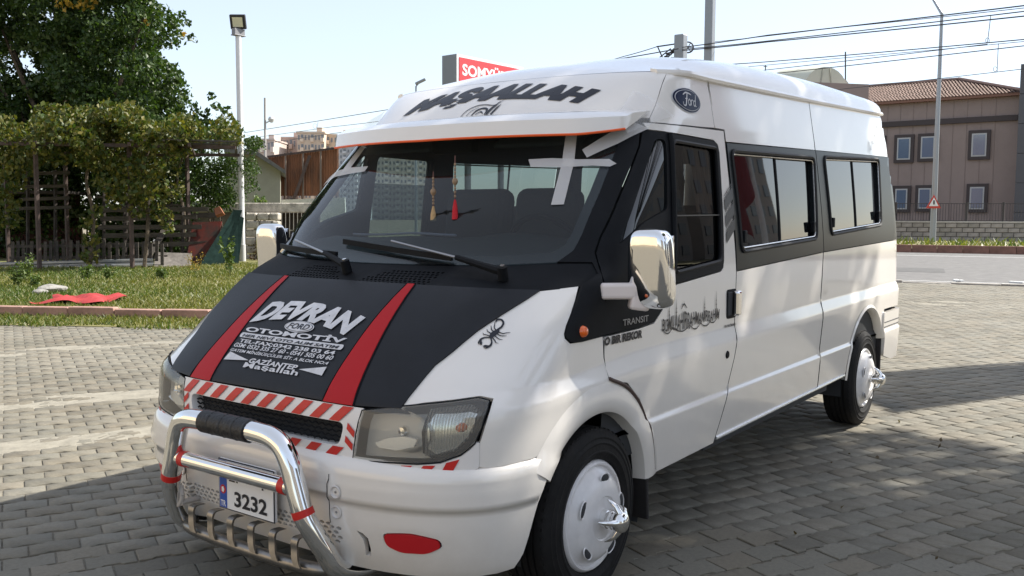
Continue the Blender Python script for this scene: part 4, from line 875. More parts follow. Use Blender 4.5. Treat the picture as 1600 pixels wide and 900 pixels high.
st=np.linspace(0,2*math.pi,36);MB().tube(np.stack([-.42+.09*np.sin(st),.47+.20*np.cos(st),1.30+.18*np.sin(st)],1),.015,8,False).tube([(-.33,.47,1.24),(-.42,.47,1.30)],.04,10).build('steering_wheel',PLAST,van,True)
for y,wd in ((.56,.46),(.07,.40),(-.385,.43)):
    mb=MB();mb.box((-.98,y,1.27),(.13,wd,.72),[[math.cos(.15),0,-math.sin(.15)],[0,1,0],[math.sin(.15),0,math.cos(.15)]]);mb.box((-.75,y,.92),(.5,wd,.16));mb.build('front_seat',SEAT,van,bevel=.07,seg=4)
    pass
for x in (-1.9,-2.75,-3.6):
    for y in (-.62,-.18,.55): MB().box((x,y,1.12),(.12,.40,.85)).box((x+.22,y,.80),(.42,.40,.12)).build('passenger_seat',SEAT,van,bevel=.05,seg=3)
def curtain(x0,x1,y,z0,z1,name):
    V=[];n=22
    for i in range(n):
        t=i/(n-1)
        for z in (z0,z1): V.append((x0+(x1-x0)*t,y+.012*math.sin(t*22)+(.045 if z==z0 else 0),z))
    return mesh(name,V,[(2*i,2*i+2,2*i+3,2*i+1) for i in range(n-1)],mat('pink_curtain',(.62,.40,.32),.85),van,True)
curtain(-1.00,-1.18,.858,1.50,1.81,'curtain')
MB().bar((-.69,.935,1.485),(-1.19,.94,1.49),.006,.006).build('window_top_edge',mat('glass_edge',(.05,.05,.05),.4),van)
panel('lower_tint',ccw(fx([(-.66,1.225),(-1.185,1.26),(-1.20,1.66),(-.70,1.66)],-1)),glassmat('tint_film_far',(.30,.35,.36),1.3),van,off=-.022,thick=0,h=.1)
panel('lower_tint',ccw(fx([(-.66,1.225),(-1.185,1.26),(-1.195,1.49),(-.685,1.475)])),glassmat('tint_film',(.05,.05,.055),1.3),van,off=-.022,thick=0,h=.1)
MB().box((-.335,.0,1.80),(.05,.24,.07)).tube([(-.335,0,1.80),(-.36,0,1.86)],.01,6).build('rear_view_mirror',PLAST,van,bevel=.015)
for y in (.42,-.42): MB().box((-.46,y,1.845),(.20,.46,.02),[[math.cos(.6),0,math.sin(.6)],[0,1,0],[-math.sin(.6),0,math.cos(.6)]]).build('sun_flap',mat('flap_grey',(.09,.095,.1),.8),van,bevel=.008)
# hanging ornaments behind the windscreen
def tassel(px,y0,y1,y2,d,col,lab):
    o=empty('tassel_ornament',at(px,y2,d));top=at(px,y0,d);mid=at(px,y1,d);bot=at(px,y2,d);o0=np.array(o.location)
    MB().tube([top-o0,mid-o0],.0028,6).build('cord',mat('cord_dark',(.12,.05,.04),.7),o)
    L=top[2]-mid[2];mb=MB()
    for k in range(9): 
        c=mid-o0+[0,0,L*(.08+.09*k)];mb.lathe([(0,-.006),(.004,-.004),(.005,0),(.004,.004),(0,.006)],8,frame(c,(1,0,0),(0,1,0),(0,0,1)))
    mb.lathe([(0,-.022),(.010,-.010),(.013,0),(.009,.010),(0,.014)],10,frame(mid-o0+[0,0,L*.42],(1,0,0),(0,1,0),(0,0,1))).build('bead',mat('bead_brown',(.30,.20,.12),.4),o,True)
    MB().tube([mid-o0,mid-o0-[0,0,.02],(bot-o0)*.5+(mid-o0)*.5,bot-o0],[.004,.008,.011,.013],12).build('fringe',mat('fringe_'+lab[:3],col,.85,bump=.6,bscale=120),o,True)
    tag(o,lab,'ornament')
tassel(711,243,312,343,3.72,(.55,.02,.03),'red tassel with beads hanging behind the windscreen')
tassel(677,268,322,345,3.78,(.50,.33,.16),'tan tassel on a thin cord hanging behind the windscreen')
# ================================================================== surroundings
def poly_obj(name,pts,m,z=None,kind=None,parent=None):
    P=[(p[0],p[1],p[2] if z is None else z) for p in pts];o=mesh(name,P,[tuple(range(len(P)))],m,parent);
    if kind:o['kind']=kind
    return o
# ---- ground sheets
EARTH=mat('dry_earth',(.20,.17,.12),.95,noise=.3,nscale=.6,bump=.4,bscale=6,bdist=.05)
g=mesh('ground',[(-2500,-2500,-.06),(2500,-2500,-.06),(2500,2500,-.06),(-2500,2500,-.06)],[(0,1,2,3)],EARTH);tag(g,kind='structure')
# pavement bed and interlocking blocks
RD=np.array([math.cos(math.radians(155)),math.sin(math.radians(155))]);PD=np.array([RD[1],-RD[0]])   # row direction, across rows
if PD@np.array([1,1])<0: PD=-PD
JOINT=mat('joint_sand',(.15,.134,.104),.95,noise=.3,nscale=30)
K0,K1=gnd(0,508),gnd(300,499)                       # edge between grass strip and paving
kd=(K1-K0)[:2];kd/=np.linalg.norm(kd);kn=np.array([-kd[1],kd[0]])
if kn@(CAM[:2]-K0[:2])<0: kn=-kn                    # towards the camera
R0,R1=gnd(1410,441),gnd(1600,447);rd=(R1-R0)[:2];rd/=np.linalg.norm(rd);rn=np.array([-rd[1],rd[0]])
if rn@(CAM[:2]-R0[:2])<0: rn=-rn
def PAV(name,tone):
    m=bpy.data.materials.new(name);m.use_nodes=True;n=m.node_tree.nodes;l=m.node_tree.links;b=n['Principled BSDF'];b.inputs['Roughness'].default_value=.88
    g_=n.new('ShaderNodeNewGeometry');t1=n.new('ShaderNodeTexNoise');t1.inputs['Scale'].default_value=.55;t1.inputs['Detail'].default_value=6;l.new(g_.outputs['Position'],t1.inputs['Vector'])
    t2=n.new('ShaderNodeTexNoise');t2.inputs['Scale'].default_value=45;t2.inputs['Detail'].default_value=6;t2.inputs['Roughness'].default_value=.8;l.new(g_.outputs['Position'],t2.inputs['Vector'])
    at_=n.new('ShaderNodeObjectInfo');wn=n.new('ShaderNodeVertexColor');wn.layer_name='tone'
    r1=n.new('ShaderNodeValToRGB');r1.color_ramp.elements[0].position=.35;r1.color_ramp.elements[0].color=(tone[0]*.80,tone[1]*.78,tone[2]*.74,1);r1.color_ramp.elements[1].position=.65;r1.color_ramp.elements[1].color=(*tone,1);l.new(t1.outputs[0],r1.inputs[0])
    t3=n.new('ShaderNodeTexNoise');t3.inputs['Scale'].default_value=1.6;t3.inputs['Detail'].default_value=9;t3.inputs['Roughness'].default_value=.7;l.new(g_.outputs['Position'],t3.inputs['Vector']);r3=n.new('ShaderNodeMapRange');r3.inputs['From Min'].default_value=.30;r3.inputs['From Max'].default_value=.46;r3.inputs['To Min'].default_value=.68;r3.inputs['To Max'].default_value=1;l.new(t3.outputs[0],r3.inputs['Value'])
    r2=n.new('ShaderNodeMapRange');r2.inputs['From Min'].default_value=.3;r2.inputs['From Max'].default_value=.7;r2.inputs['To Min'].default_value=.78;r2.inputs['To Max'].default_value=1.12;l.new(t2.outputs[0],r2.inputs['Value'])
    mx=n.new('ShaderNodeMixRGB');mx.blend_type='MULTIPLY';mx.inputs[0].default_value=1;m0=n.new('ShaderNodeMixRGB');m0.blend_type='MULTIPLY';m0.inputs[0].default_value=1;l.new(r1.outputs[0],m0.inputs[1]);l.new(r3.outputs[0],m0.inputs[2]);l.new(m0.outputs[0],mx.inputs[1]);l.new(r2.outputs[0],mx.inputs[2])
    m2=n.new('ShaderNodeMixRGB');m2.blend_type='MULTIPLY';m2.inputs[0].default_value=1;l.new(mx.outputs[0],m2.inputs[1]);l.new(wn.outputs['Color'],m2.inputs[2]);l.new(m2.outputs[0],b.inputs['Base Color'])
    bp=n.new('ShaderNodeBump');bp.inputs['Strength'].default_value=.5;bp.inputs['Distance'].default_value=.003;l.new(t2.outputs[0],bp.inputs['Height']);l.new(bp.outputs[0],b.inputs['Normal'])
    return m
PAVE=PAV('concrete_paver',(.212,.195,.156))
A_,B_=K0[:2]-kd*14,K0[:2]+kd*60
pv_edge=[A_+kn*0,B_,]
Q0=K0[:2]-kd*14;Q1=R0[:2]-rd*60+rn*.1;Q2=R0[:2]+rd*40+rn*.1;Q3=np.array([12.,14.]);Q4=np.array([14.,-16.])
pave=mesh('pavement',[(*q,-.0065) for q in (Q0,Q4,Q3,Q2,Q1)],[(0,1,2,3,4)],JOINT);tag(pave,kind='structure')
def zigzag(L,W,j,c):
    """block outline: long edges step in and out, short ends straight"""
    a=L/2-j/2;b=W/2-j/2;s=W*.10
    up=[(-a,b-s),(-a*.52,b-s),(-a*.40,b+s),(a*.40,b+s),(a*.52,b-s),(a,b-s)]
    up=[(-a,b),(-a*.45,b),(-a*.30,b+s),(a*.30,b+s),(a*.45,b),(a,b)]
    lo=[(x,y-2*b) for x,y in up]
    return lo+up[::-1]
PL,PW=.205,.142
def block_mesh(j):
    o=zigzag(PL,PW,j,0);n=len(o);q=np.array(o);c=q.mean(0);inn=c+(q-c)*np.array([.972,.958])
    V=[(x,y,-.03) for x,y in o]+[(x,y,-.0028) for x,y in o]+[(x,y,0) for x,y in inn];F=[tuple(range(2*n,3*n))]
    F+=[(i,(i+1)%n,n+(i+1)%n,n+i) for i in range(n)]+[(n+i,n+(i+1)%n,2*n+(i+1)%n,2*n+i) for i in range(n)]
    return np.array(V),F
BV,BF=block_mesh(.0065)
def visible(p,m=.30):
    d=np.array([p[0],p[1],0])-CAM;k=d@_f
    if k<.4: return False
    x=800+FPX*(d@_r)/k;y=450-FPX*(d@_u)/k
    return -1600*m<x<1600*(1+m) and y<900*(1+.45)
cand=[]
for i in range(-170,170):
    for j in range(-260,140):
        p=RD*PL*(j+(.5 if i%2 else 0))+PD*PW*i+np.array([-2.,-1.])
        if ((p-K0[:2])@kn<.05 and (p-K0[:2])@kd<6.2) or (p-R0[:2])@rn<.06: continue
        if p[0]<-22 or not visible(p): continue
        d=math.hypot(p[0]-CAM[0],p[1]-CAM[1])
        if d>22.5 or (d>11 and not visible(p,.07)): continue
        cand.append((d,p))
cand.sort(key=lambda q:q[0])
ang=math.atan2(RD[1],RD[0])
meshes=[]
def tone_me(me,t):
    ca=me.color_attributes.new('tone','BYTE_COLOR','CORNER')
    for k in range(len(ca.data)): ca.data[k].color=(t[0],t[1],t[2],1)
def tones(): 
    k=random.choice([1,1,1.03,.9,1.1,.80,.96,1.05]);w_=random.uniform(-.03,.03);return (min(1,k*.93*(1+w_)),k*.93*1.0,k*.93*(1-w_))
for k in range(9):
    me=bpy.data.meshes.new('paver');v=BV+np.array([0,0,0]);v=v.copy();v[:,2]+=v[:,0]*random.uniform(-.012,.012)+v[:,1]*random.uniform(-.015,.015)
    me.from_pydata([tuple(q) for q in v],[],BF);me.materials.append(PAVE);tone_me(me,tones());meshes.append(me)
# blocks the van hides are skipped among the singles
def hidden(p): return -4.3<p[0]<.5 and -.9<p[1]<.78
near=[c for c in cand if not hidden(c[1])][:300];ids={id(c[1]) for c in near}
for d,p in near:
    o=mesh('paver',None,None,None,pave,data=random.choice(meshes));o.location=(p[0],p[1],random.uniform(-.0035,.0025));o.rotation_euler=(0,0,ang+random.uniform(-.012,.012)+(math.pi if random.random()<.5 else 0))
rest=[p for d,p in cand if id(p) not in ids];n=len(BV);ca_,sa_=math.cos(ang),math.sin(ang)
N_=len(rest);base=np.array(BV);off=np.array(rest);rot=rng.normal(0,.010,N_);tz=rng.uniform(-.0025,.002,N_);tx=rng.uniform(-.006,.006,N_);ty=rng.uniform(-.006,.006,N_)
c_,s_=np.cos(ang+rot)[:,None],np.sin(ang+rot)[:,None]
X=base[None,:,0]*c_-base[None,:,1]*s_+off[:,0:1];Y=base[None,:,0]*s_+base[None,:,1]*c_+off[:,1:2];Z=base[None,:,2]+tz[:,None]+base[None,:,0]*tx[:,None]+base[None,:,1]*ty[:,None]
# sunken tracks where sand covers the joints
AV=np.stack([X,Y,Z],2).reshape(-1,3)
me=bpy.data.meshes.new('paver_field');tot=sum(len(f) for f in BF)
flat=np.concatenate([np.array([i for f in BF for i in f])[None,:]+np.arange(N_)[:,None]*n],0).ravel()
starts=np.cumsum([0]+[len(f) for f in BF][:-1]);ls=(starts[None,:]+np.arange(N_)[:,None]*tot).ravel()
me.vertices.add(len(AV));me.vertices.foreach_set('co',AV.astype(np.float32).ravel());me.loops.add(len(flat));me.loops.foreach_set('vertex_index',flat.astype(np.int32))
me.polygons.add(len(ls));me.polygons.foreach_set('loop_start',ls.astype(np.int32));me.update(calc_edges=True);me.validate()
me.materials.append(PAVE);ca=me.color_attributes.new('tone','BYTE_COLOR','CORNER');tc_=np.array([tones() for _ in range(N_)]);col=np.ones((N_,tot,4),np.float32);col[:,:,:3]=tc_[:,None,:];ca.data.foreach_set('color',col.ravel())
o=bpy.data.objects.new('paver_field',me);COL.objects.link(o);o.parent=pave;o['kind']='stuff'
# far paving, plain sheet
far=[R0[:2]+rd*-30,R0[:2]+rd*40]
FARP=bpy.data.materials.new('far_paving');FARP.use_nodes=True
_n=FARP.node_tree.nodes;_l=FARP.node_tree.links;_b=_n['Principled BSDF'];_b.inputs['Roughness'].default_value=.9
_g=_n.new('ShaderNodeNewGeometry');_mp=_n.new('ShaderNodeMapping');_mp.inputs['Rotation'].default_value=(0,0,-ang);_mp.inputs['Scale'].default_value=(1/PL/2,1/PW/2,1);_l.new(_g.outputs['Position'],_mp.inputs[0])
_br=_n.new('ShaderNodeTexBrick');_br.inputs['Scale'].default_value=2;_br.inputs['Brick Width'].default_value=1;_br.inputs['Row Height'].default_value=1;_br.inputs['Mortar Size'].default_value=.045;_br.inputs['Color1'].default_value=(.185,.17,.136,1);_br.inputs['Color2'].default_value=(.165,.15,.12,1);_br.inputs['Mortar'].default_value=(.14,.125,.10,1)
_l.new(_mp.outputs[0],_br.inputs['Vector']);_l.new(_br.outputs[0],_b.inputs['Base Color'])
c0=R0[:2]-rd*20+rn*.1;c1=R0[:2]+rd*30+rn*.1
cc=np.array([CAM[0],CAM[1]])
fp=mesh('far_paving',[(*c0,-.010),(*c1,-.010),(*(c1+rn*8.5),-.010),(*(c0+rn*8.5),-.010)],[(0,1,2,3)],FARP,pave)
K0z=K0[:2]
# drifted sand over parts of the sunlit paving
SAND=mat('pale_sand',(.255,.235,.19),.95,noise=.2,nscale=9,bump=.3,bscale=80)
def sandpatch(px,py,rx,ry,seed):
    c=gnd(px,py)[:2];r=random.Random(seed);V=[(c[0],c[1],.006)];n=26
    for k in range(n):
        a=2*math.pi*k/n;q=1+.35*math.sin(3*a+seed)+.2*r.uniform(-1,1);p=c+RD*rx*q*math.cos(a)+PD*ry*q*math.sin(a);V.append((p[0],p[1],-.006))
    for k in range(n):
        a=2*math.pi*k/n;p=c+(np.array(V[k+1][:2])-c)*.6;V.append((p[0],p[1],.0035))
    F=[(0,n+1+k,n+1+(k+1)%n) for k in range(n)]+[(1+k,1+(k+1)%n,n+1+(k+1)%n,n+1+k) for k in range(n)]
    o=mesh('sand_patch',V,F,SAND,pave,True);o['kind']='stuff'
def sandband(p0,p1,wd,seed,amp):
    a,b=gnd(*p0)[:2],gnd(*p1)[:2];L=np.linalg.norm(b-a);ax_=(b-a)/L;nr=np.array([-ax_[1],ax_[0]]);nx_,ny_=int(L/.035),int(wd/.035);V=[];r=np.random.default_rng(seed);ph=r.uniform(0,6,12)
    for i in range(nx_+1):
        for k in range(ny_+1):
            s=i/nx_*L;t=(k/ny_-.5)*wd;e=1-abs(2*t/wd)**2;n_=math.sin(s*2.1+ph[0])*math.cos(t*9+ph[1])+.7*math.sin(s*5.3+t*7+ph[2])+.5*math.sin(s*11+ph[3])*math.sin(t*23+ph[4])+.35*r.normal();p=a+ax_*s+nr*t;V.append((p[0],p[1],-.0105+amp*min(1,e*1.6)+.0032*n_-.01*max(0,abs(2*s/L-1)-.85)*6))
    o=mesh('sand_drift',V,[(i*(ny_+1)+k,(i+1)*(ny_+1)+k,(i+1)*(ny_+1)+k+1,i*(ny_+1)+k+1) for i in range(nx_) for k in range(ny_)],SAND,pave,True);o['kind']='stuff'
sandband((-120,640),(330,608),.55,1,.0125);sandband((-120,712),(300,668),.42,2,.0125);sandband((-160,560),(320,535),.8,3,.009);sandband((1380,470),(1640,480),1.2,4,.008)
# ---- road on the right
ASPH=mat('asphalt',(.14,.135,.13),.9,noise=.18,nscale=3,bump=.3,bscale=90,bdist=.004)
RF0,RF1=gnd(1410,393),gnd(1600,398)
rw=float(-(RF0[:2]-R0[:2])@rn)
def strip(name,a0,a1,s0,s1,z,m,kind='structure',parent=None):
    """sheet parallel to the road; a = metres beyond the near edge"""
    P=[R0[:2]+rd*s0-rn*a0,R0[:2]+rd*s1-rn*a0,R0[:2]+rd*s1-rn*a1,R0[:2]+rd*s0-rn*a1];o=mesh(name,[(*p,z) for p in P],[(3,2,1,0)] if False else [(0,1,2,3)],m,parent)
    if kind and parent is None:o['kind']=kind
    return o
road=strip('road',.22,rw,-160,140,-.03,ASPH)
LINE=mat('road_paint',(.62,.62,.60),.8,noise=.2,nscale=6)
strip('lane_line',rw-3.6,rw-3.42,-160,140,-.026,LINE,None,road);strip('edge_line',1.1,1.2,-160,140,-.026,LINE,None,road)
KRED=mat('red_kerb',(.23,.12,.09),.9,noise=.25,nscale=3);KGREY=mat('kerb_concrete',(.36,.33,.29),.9,noise=.3,nscale=4,bump=.4,bscale=30)
def kerb(p0,dirv,n,L,w_,h_,m,name,label,group,jit=.01,z0=-.06,skip=()):
    k=empty(name,(*p0,0));ang_=math.atan2(dirv[1],dirv[0]);k.rotation_euler=(0,0,ang_)
    me=None
    for i in range(n):
        if i in skip: continue
        if me is None:
            o=MB().box((0,0,(h_+z0)/2),(L-.012,w_,h_-z0)).build('kerb_stone',m,k,bevel=.015);me=o.data
        else:
            o=bpy.data.objects.new('kerb_stone',me);COL.objects.link(o);o.parent=k;b=o.modifiers.new('bevel','BEVEL');b.width=.015;b.segments=2
        o.location=(i*L+L/2,random.uniform(-jit,jit),random.uniform(-jit,jit));o.rotation_euler=(0,0,random.uniform(-jit,jit))
    return tag(k,label,'kerb',group)
kerb(R0[:2]-rd*9,rd,22,1.0,.14,.035,KGREY,'kerb','low broken concrete kerb between block paving and asphalt road',None,.02)
pf_=R0[:2]-rd*16-rn*(rw+.1)
kerb(pf_,rd,44,1.0,.2,.30,KRED,'kerb','dark red painted kerb along the far side of the road',None,.006)
VERGE=mat('verge_soil',(.20,.18,.09),.95,noise=.4,nscale=2)
strip('verge',rw+.2,rw+17,-40,60,.14,VERGE)
for k,(s_,a_,l_,w_) in enumerate(((-6,5,7,2.2),(6,9,9,1.6),(12,3,4,2.8),(-14,12,10,2))):
    o=strip('asphalt_patch',a_,a_+w_,s_,s_+l_,-.026+.0005*k,mat('asphalt_patch_%d'%(k%2),((.10,.098,.095),(.17,.165,.158))[k%2],.92,noise=.2,nscale=4),None,road)
# litter at the road edge
for k,(px,py) in enumerate(((1495,440),(1588,443))):
    p=gnd(px,py);o=MB().box((0,0,.025),(.30,.12,.05)).box((.12,.06,.03),(.15,.1,.04)).build('litter_scrap',mat('litter_white',(.7,.7,.68),.8),None,bevel=.015);o.location=(p[0],p[1],0);o.rotation_euler=(0,0,.4+k);tag(o,'crumpled white scrap of litter on the kerb by the road','litter','litter along the road edge')
# ---- leaf helpers
def leafmat(name,c1,c2,tr=.25):
    m=bpy.data.materials.new(name);m.use_nodes=True;n=m.node_tree.nodes;l=m.node_tree.links;n.clear();o=n.new('ShaderNodeOutputMaterial')
    at_=n.new('ShaderNodeVertexColor');at_.layer_name='tone';mix=n.new('ShaderNodeMixRGB');mix.inputs[1].default_value=(*c1,1);mix.inputs[2].default_value=(*c2,1);l.new(at_.outputs[0],mix.inputs[0])
    p=n.new('ShaderNodeBsdfPrincipled');p.inputs['Roughness'].default_value=.45;p.inputs['Specular IOR Level'].default_value=.3;l.new(mix.outputs[0],p.inputs['Base Color']);t=n.new('ShaderNodeBsdfTranslucent');br=n.new('ShaderNodeMixRGB');br.blend_type='MULTIPLY';br.inputs[0].default_value=1;br.inputs[2].default_value=(1.3,1.5,.5,1);l.new(mix.outputs[0],br.inputs[1]);l.new(br.outputs[0],t.inputs[0])
    ms=n.new('ShaderNodeMixShader');ms.inputs[0].default_value=tr;l.new(p.outputs[0],ms.inputs[1]);l.new(t.outputs[0],ms.inputs[2]);l.new(ms.outputs[0],o.inputs[0]);return m
LEAF=leafmat('leaf_green',(.026,.054,.013),(.072,.108,.026));VINE=leafmat('leaf_vine',(.045,.075,.016),(.17,.145,.032));AUT=leafmat('leaf_autumn',(.30,.20,.03),(.45,.26,.03));WEED=leafmat('leaf_weed',(.05,.09,.02),(.13,.17,.04))
def leaves(name,C,size,m,parent=None,droop=.5,asp=.62):
    """one folded four-sided leaf at each centre"""
    C=np.asarray(C,float);N=len(C);sz=size*rng.uniform(.6,1.35,N)
    d=rng.normal(size=(N,3));d[:,2]-=droop;d/=np.linalg.norm(d,axis=1,keepdims=True);s=np.cross(d,rng.normal(size=(N,3)));s/=np.maximum(np.linalg.norm(s,axis=1,keepdims=True),1e-6);nn=np.cross(d,s)
    a=C-d*sz[:,None]*.5;b=C+d*sz[:,None]*.5;l_=C+s*(sz*asp*.5)[:,None]+nn*(sz*.10)[:,None];r_=C-s*(sz*asp*.5)[:,None]+nn*(sz*.10)[:,None]
    V=np.stack([a,l_,b,r_],1).reshape(-1,3);idx=(np.arange(N)[:,None]*4+np.array([0,1,2,0,2,3])[None,:]).ravel()
    me=bpy.data.meshes.new(name);me.vertices.add(len(V));me.vertices.foreach_set('co',V.astype(np.float32).ravel());me.loops.add(len(idx));me.loops.foreach_set('vertex_index',idx.astype(np.int32))
    me.polygons.add(2*N);me.polygons.foreach_set('loop_start',(np.arange(2*N)*3).astype(np.int32));me.update(calc_edges=True);me.materials.append(m)
    ca=me.color_attributes.new('tone','BYTE_COLOR','CORNER');t=rng.uniform(0,1,N)**1.5;col=np.ones((N,6,4),np.float32);col[:,:,:3]=t[:,None,None];ca.data.foreach_set('color',col.ravel())
    o=bpy.data.objects.new(name,me);COL.objects.link(o)
    if parent:o.parent=parent
    return o
def clumps(centres,radii,per,flat=.8,shell=.55):
    out=[]
    for c,r in zip(centres,radii):
        n=max(3,int(per*r*r));d=rng.normal(size=(n,3));d/=np.linalg.norm(d,axis=1,keepdims=True);q=r*(shell+(1-shell)*rng.uniform(0,1,n))**.6*rng.uniform(.75,1.08,n)
        p=d*q[:,None];p[:,2]*=flat;out.append(np.asarray(c)+p)
    return np.concatenate(out)
BARK=mat('bark',(.09,.07,.05),.95,noise=.35,nscale=6,bump=.8,bscale=20,bdist=.03)
def tree(name,base,h,blobs,radii,per,size,label,cat='tree',group=None,trunk_r=.2,lm=None,extra=None):
    t=empty(name,base);b=np.array(base,float);mb=MB();top=np.mean(blobs,0)-b
    mb.tube(cat_pts([(0,0,-.1),(.08,.05,h*.25),(.0,.12,h*.5),(top[0]*.6,top[1]*.6,h*.78)]),np.linspace(trunk_r,trunk_r*.35,25),10)
    for c in list(blobs)[::max(1,len(blobs)//14)]:
        e=np.array(c)-b;s=np.array([e[0]*.15,e[1]*.15,min(h*.45,e[2]*.6)]);m_=s*.45+e*.55+np.array([0,0,-.25]);mb.tube(cat_pts([s,m_,e]),np.linspace(trunk_r*.38,.02,17),6)
    mb.build('trunk',BARK,t,True)
    P=clumps(blobs,radii,per)-b
    leaves('crown',P,size,lm or LEAF,t)
    if extra is not None and len(extra): leaves('autumn_leaves',np.array(extra)-b,size,AUT,t)
    return tag(t,label,cat,group)
def cat_pts(p): return catm([tuple(q) for q in p],8)
# ------------------------------------------------------------------ left side
def G(px,d,z=.0):
    k=CAM[2]+d*(_f[2]+_r[2]*(px-800)/FPX)-z;return at(px,450+k*FPX/(d*_u[2]),d)
GZ=.07
k0,k1=gnd(0,492),gnd(323,497.5);kdir=(k1-k0)[:2];kdir/=np.linalg.norm(kdir);kno=np.array([-kdir[1],kdir[0]])
if kno@(CAM[:2]-k0[:2])<0: kno=-kno
KPINK=mat('pink_kerb',(.33,.20,.16),.9,noise=.3,nscale=5,bump=.3,bscale=30)
kerb(k0[:2]-kdir*8,kdir,20,.7,.16,.13,KPINK,'kerb','low pinkish concrete kerb edging the grass beside the fence',None,.012)
LAWN=mat('lawn_soil',(.13,.14,.04),.95,col2=(.20,.17,.07),nscale=1.2,bump=.5,bscale=25,bdist=.03)
a,b=k0[:2]-kdir*14,k0[:2]+kdir*6.2
lawn=mesh('lawn',[(*a,GZ),(*b,GZ),(*(b-kno*34),GZ),(*(a-kno*34),GZ)],[(3,2,1,0)],LAWN);tag(lawn,kind='structure')
s0=(K0[:2]-k0[:2])@kno
stp=mesh('grass_strip',[(*(a+kno*.05),.006),(*(b+kno*.05),.006),(*(b+kno*s0),.006),(*(a+kno*s0),.006)],[(0,1,2,3)],LAWN);tag(stp,kind='structure')
def blades(name,P,h,m,lean=.5,wd=.012):
    P=np.asarray(P,float);N=len(P);hh=h*rng.uniform(.45,1.35,N);a_=rng.uniform(0,2*math.pi,N);w_=wd*rng.uniform(.7,1.5,N);ln=rng.normal(0,lean,(N,2))*hh[:,None]
    s=np.stack([np.cos(a_)*w_,np.sin(a_)*w_,0*a_],1);t=P.copy();t[:,:2]+=ln;t[:,2]+=hh
    V=np.stack([P-s,P+s,t],1).reshape(-1,3);me=bpy.data.meshes.new(name);me.vertices.add(3*N);me.vertices.foreach_set('co',V.astype(np.float32).ravel());me.loops.add(3*N);me.loops.foreach_set('vertex_index',np.arange(3*N,dtype=np.int32));me.polygons.add(N);me.polygons.foreach_set('loop_start',(np.arange(N)*3).astype(np.int32));me.update(calc_edges=True);me.materials.append(m)
    ca=me.color_attributes.new('tone','BYTE_COLOR','CORNER');tt=np.clip(rng.normal(.45,.28,N)+.35*np.sin(P[:,0]*.9)*np.cos(P[:,1]*.7),0,1);col=np.ones((N,3,4),np.float32);col[:,:,:3]=tt[:,None,None];ca.data.foreach_set('color',col.ravel())
    o=bpy.data.objects.new(name,me);COL.objects.link(o);return o
GRASS=leafmat('grass_blade',(.05,.09,.015),(.18,.165,.05),.3)
pts=[]
for _ in range(60000):
    s=random.uniform(-7,6.1);t=random.uniform(0,1)**1.3*13;p=k0[:2]+kdir*s-kno*(.1+t);pts.append((p[0],p[1],GZ))
for _ in range(9000):
    s=random.uniform(-7,6.1);t=random.uniform(0,1);p=k0[:2]+kdir*s+kno*(.08+t*(s0+.02+.15*math.sin(s*2.3)+.1*math.sin(s*5.1)));pts.append((p[0],p[1],.004))
tag(blades('grass',pts,.06,GRASS,.55),'short yellow green grass either side of the pink kerb','grass',kind='stuff')
OLDW=mat('weathered_wood',(.075,.066,.057),.9,noise=.35,nscale=4,bump=.4,bscale=30,mapping=(1,1,6));DKW=mat('dark_wood',(.035,.028,.024),.9,noise=.3,nscale=5)
RUSTP=mat('brown_post',(.075,.052,.045),.8,noise=.3,nscale=6)
# pergola
pg=empty('pergola',G(62,23));po=np.array(pg.location)
zt=at(62,226,23)[2]
posts=[(62,23.,222),(107,26,262),(207,23.6,235),(296,26.5,240),(14,26,240)]
for px,d,ty in posts: MB().bar(G(px,d,0)-po,np.array([*G(px,d)[:2],zt])-po,.085).build('post',RUSTP,pg)
def PT(px,d,z): q=G(px,d);return np.array([q[0],q[1],z])
for (p1,d1),(p2,d2) in (((-40,22.8),(372,23.8)),((-60,26.2),(378,27)),((62,22.6),(107,27)),((207,22.9),(215,27)),((300,23),(308,27.2))): MB().bar(PT(p1,d1,zt)-po,PT(p2,d2,zt)-po,.07,.09).build('beam',RUSTP,pg)
for k in range(16):
    t=k/15;o=MB().bar(PT(-35+405*t+random.uniform(-4,4),22.7,zt+.08)-po,PT(-30+402*t,27.3,zt+.08+random.uniform(-.05,.05))-po,.05,.035).build('rafter',OLDW,pg)
for k in range(7): MB().bar(PT(265,22.9+.55*k,zt+.12)-po,PT(371,23.4+.5*k,zt+.13+random.uniform(-.03,.03))-po,.05,.03).build('lath',OLDW,pg)
tag(pg,'rusty brown post pergola overgrown with vine beside the stone wall','pergola')
# vine over it
vn=empty('grapevine',G(215,25));vo=np.array(vn.location);bl=[];rd_=[]
for _ in range(190):
    px=random.uniform(-60,372);d=random.uniform(22.6,27.3);py=212+13*math.sin(px*.021+1)+9*math.sin(px*.057)+random.gauss(0,15);
    if px>285 and py>218: continue
    bl.append(at(px,py,d));rd_.append(random.uniform(.2,.55))
hang=[(190,262,23.2,.42),(170,285,23.3,.4),(205,300,23.4,.42),(225,290,23.4,.45),(240,315,23.5,.35),(252,335,23.6,.3),(262,300,23.8,.4),(215,330,23.5,.3),(150,255,23.3,.35),(180,315,23.5,.28),(235,262,23.4,.45),(130,250,23.2,.35),(90,245,23.1,.35),(30,255,23,.5),(10,285,23.2,.5),(5,320,23.4,.45),(15,345,23.6,.35),(140,400,23.5,.28),(142,375,23.5,.26),(138,350,23.5,.24),(148,330,23.5,.22),(262,355,23.6,.22)]
for px,py,d,r in hang: bl.append(at(px,py,d));rd_.append(r)
leaves('foliage',clumps(bl,rd_,900,.75)-vo,.14,VINE,vn,.9)
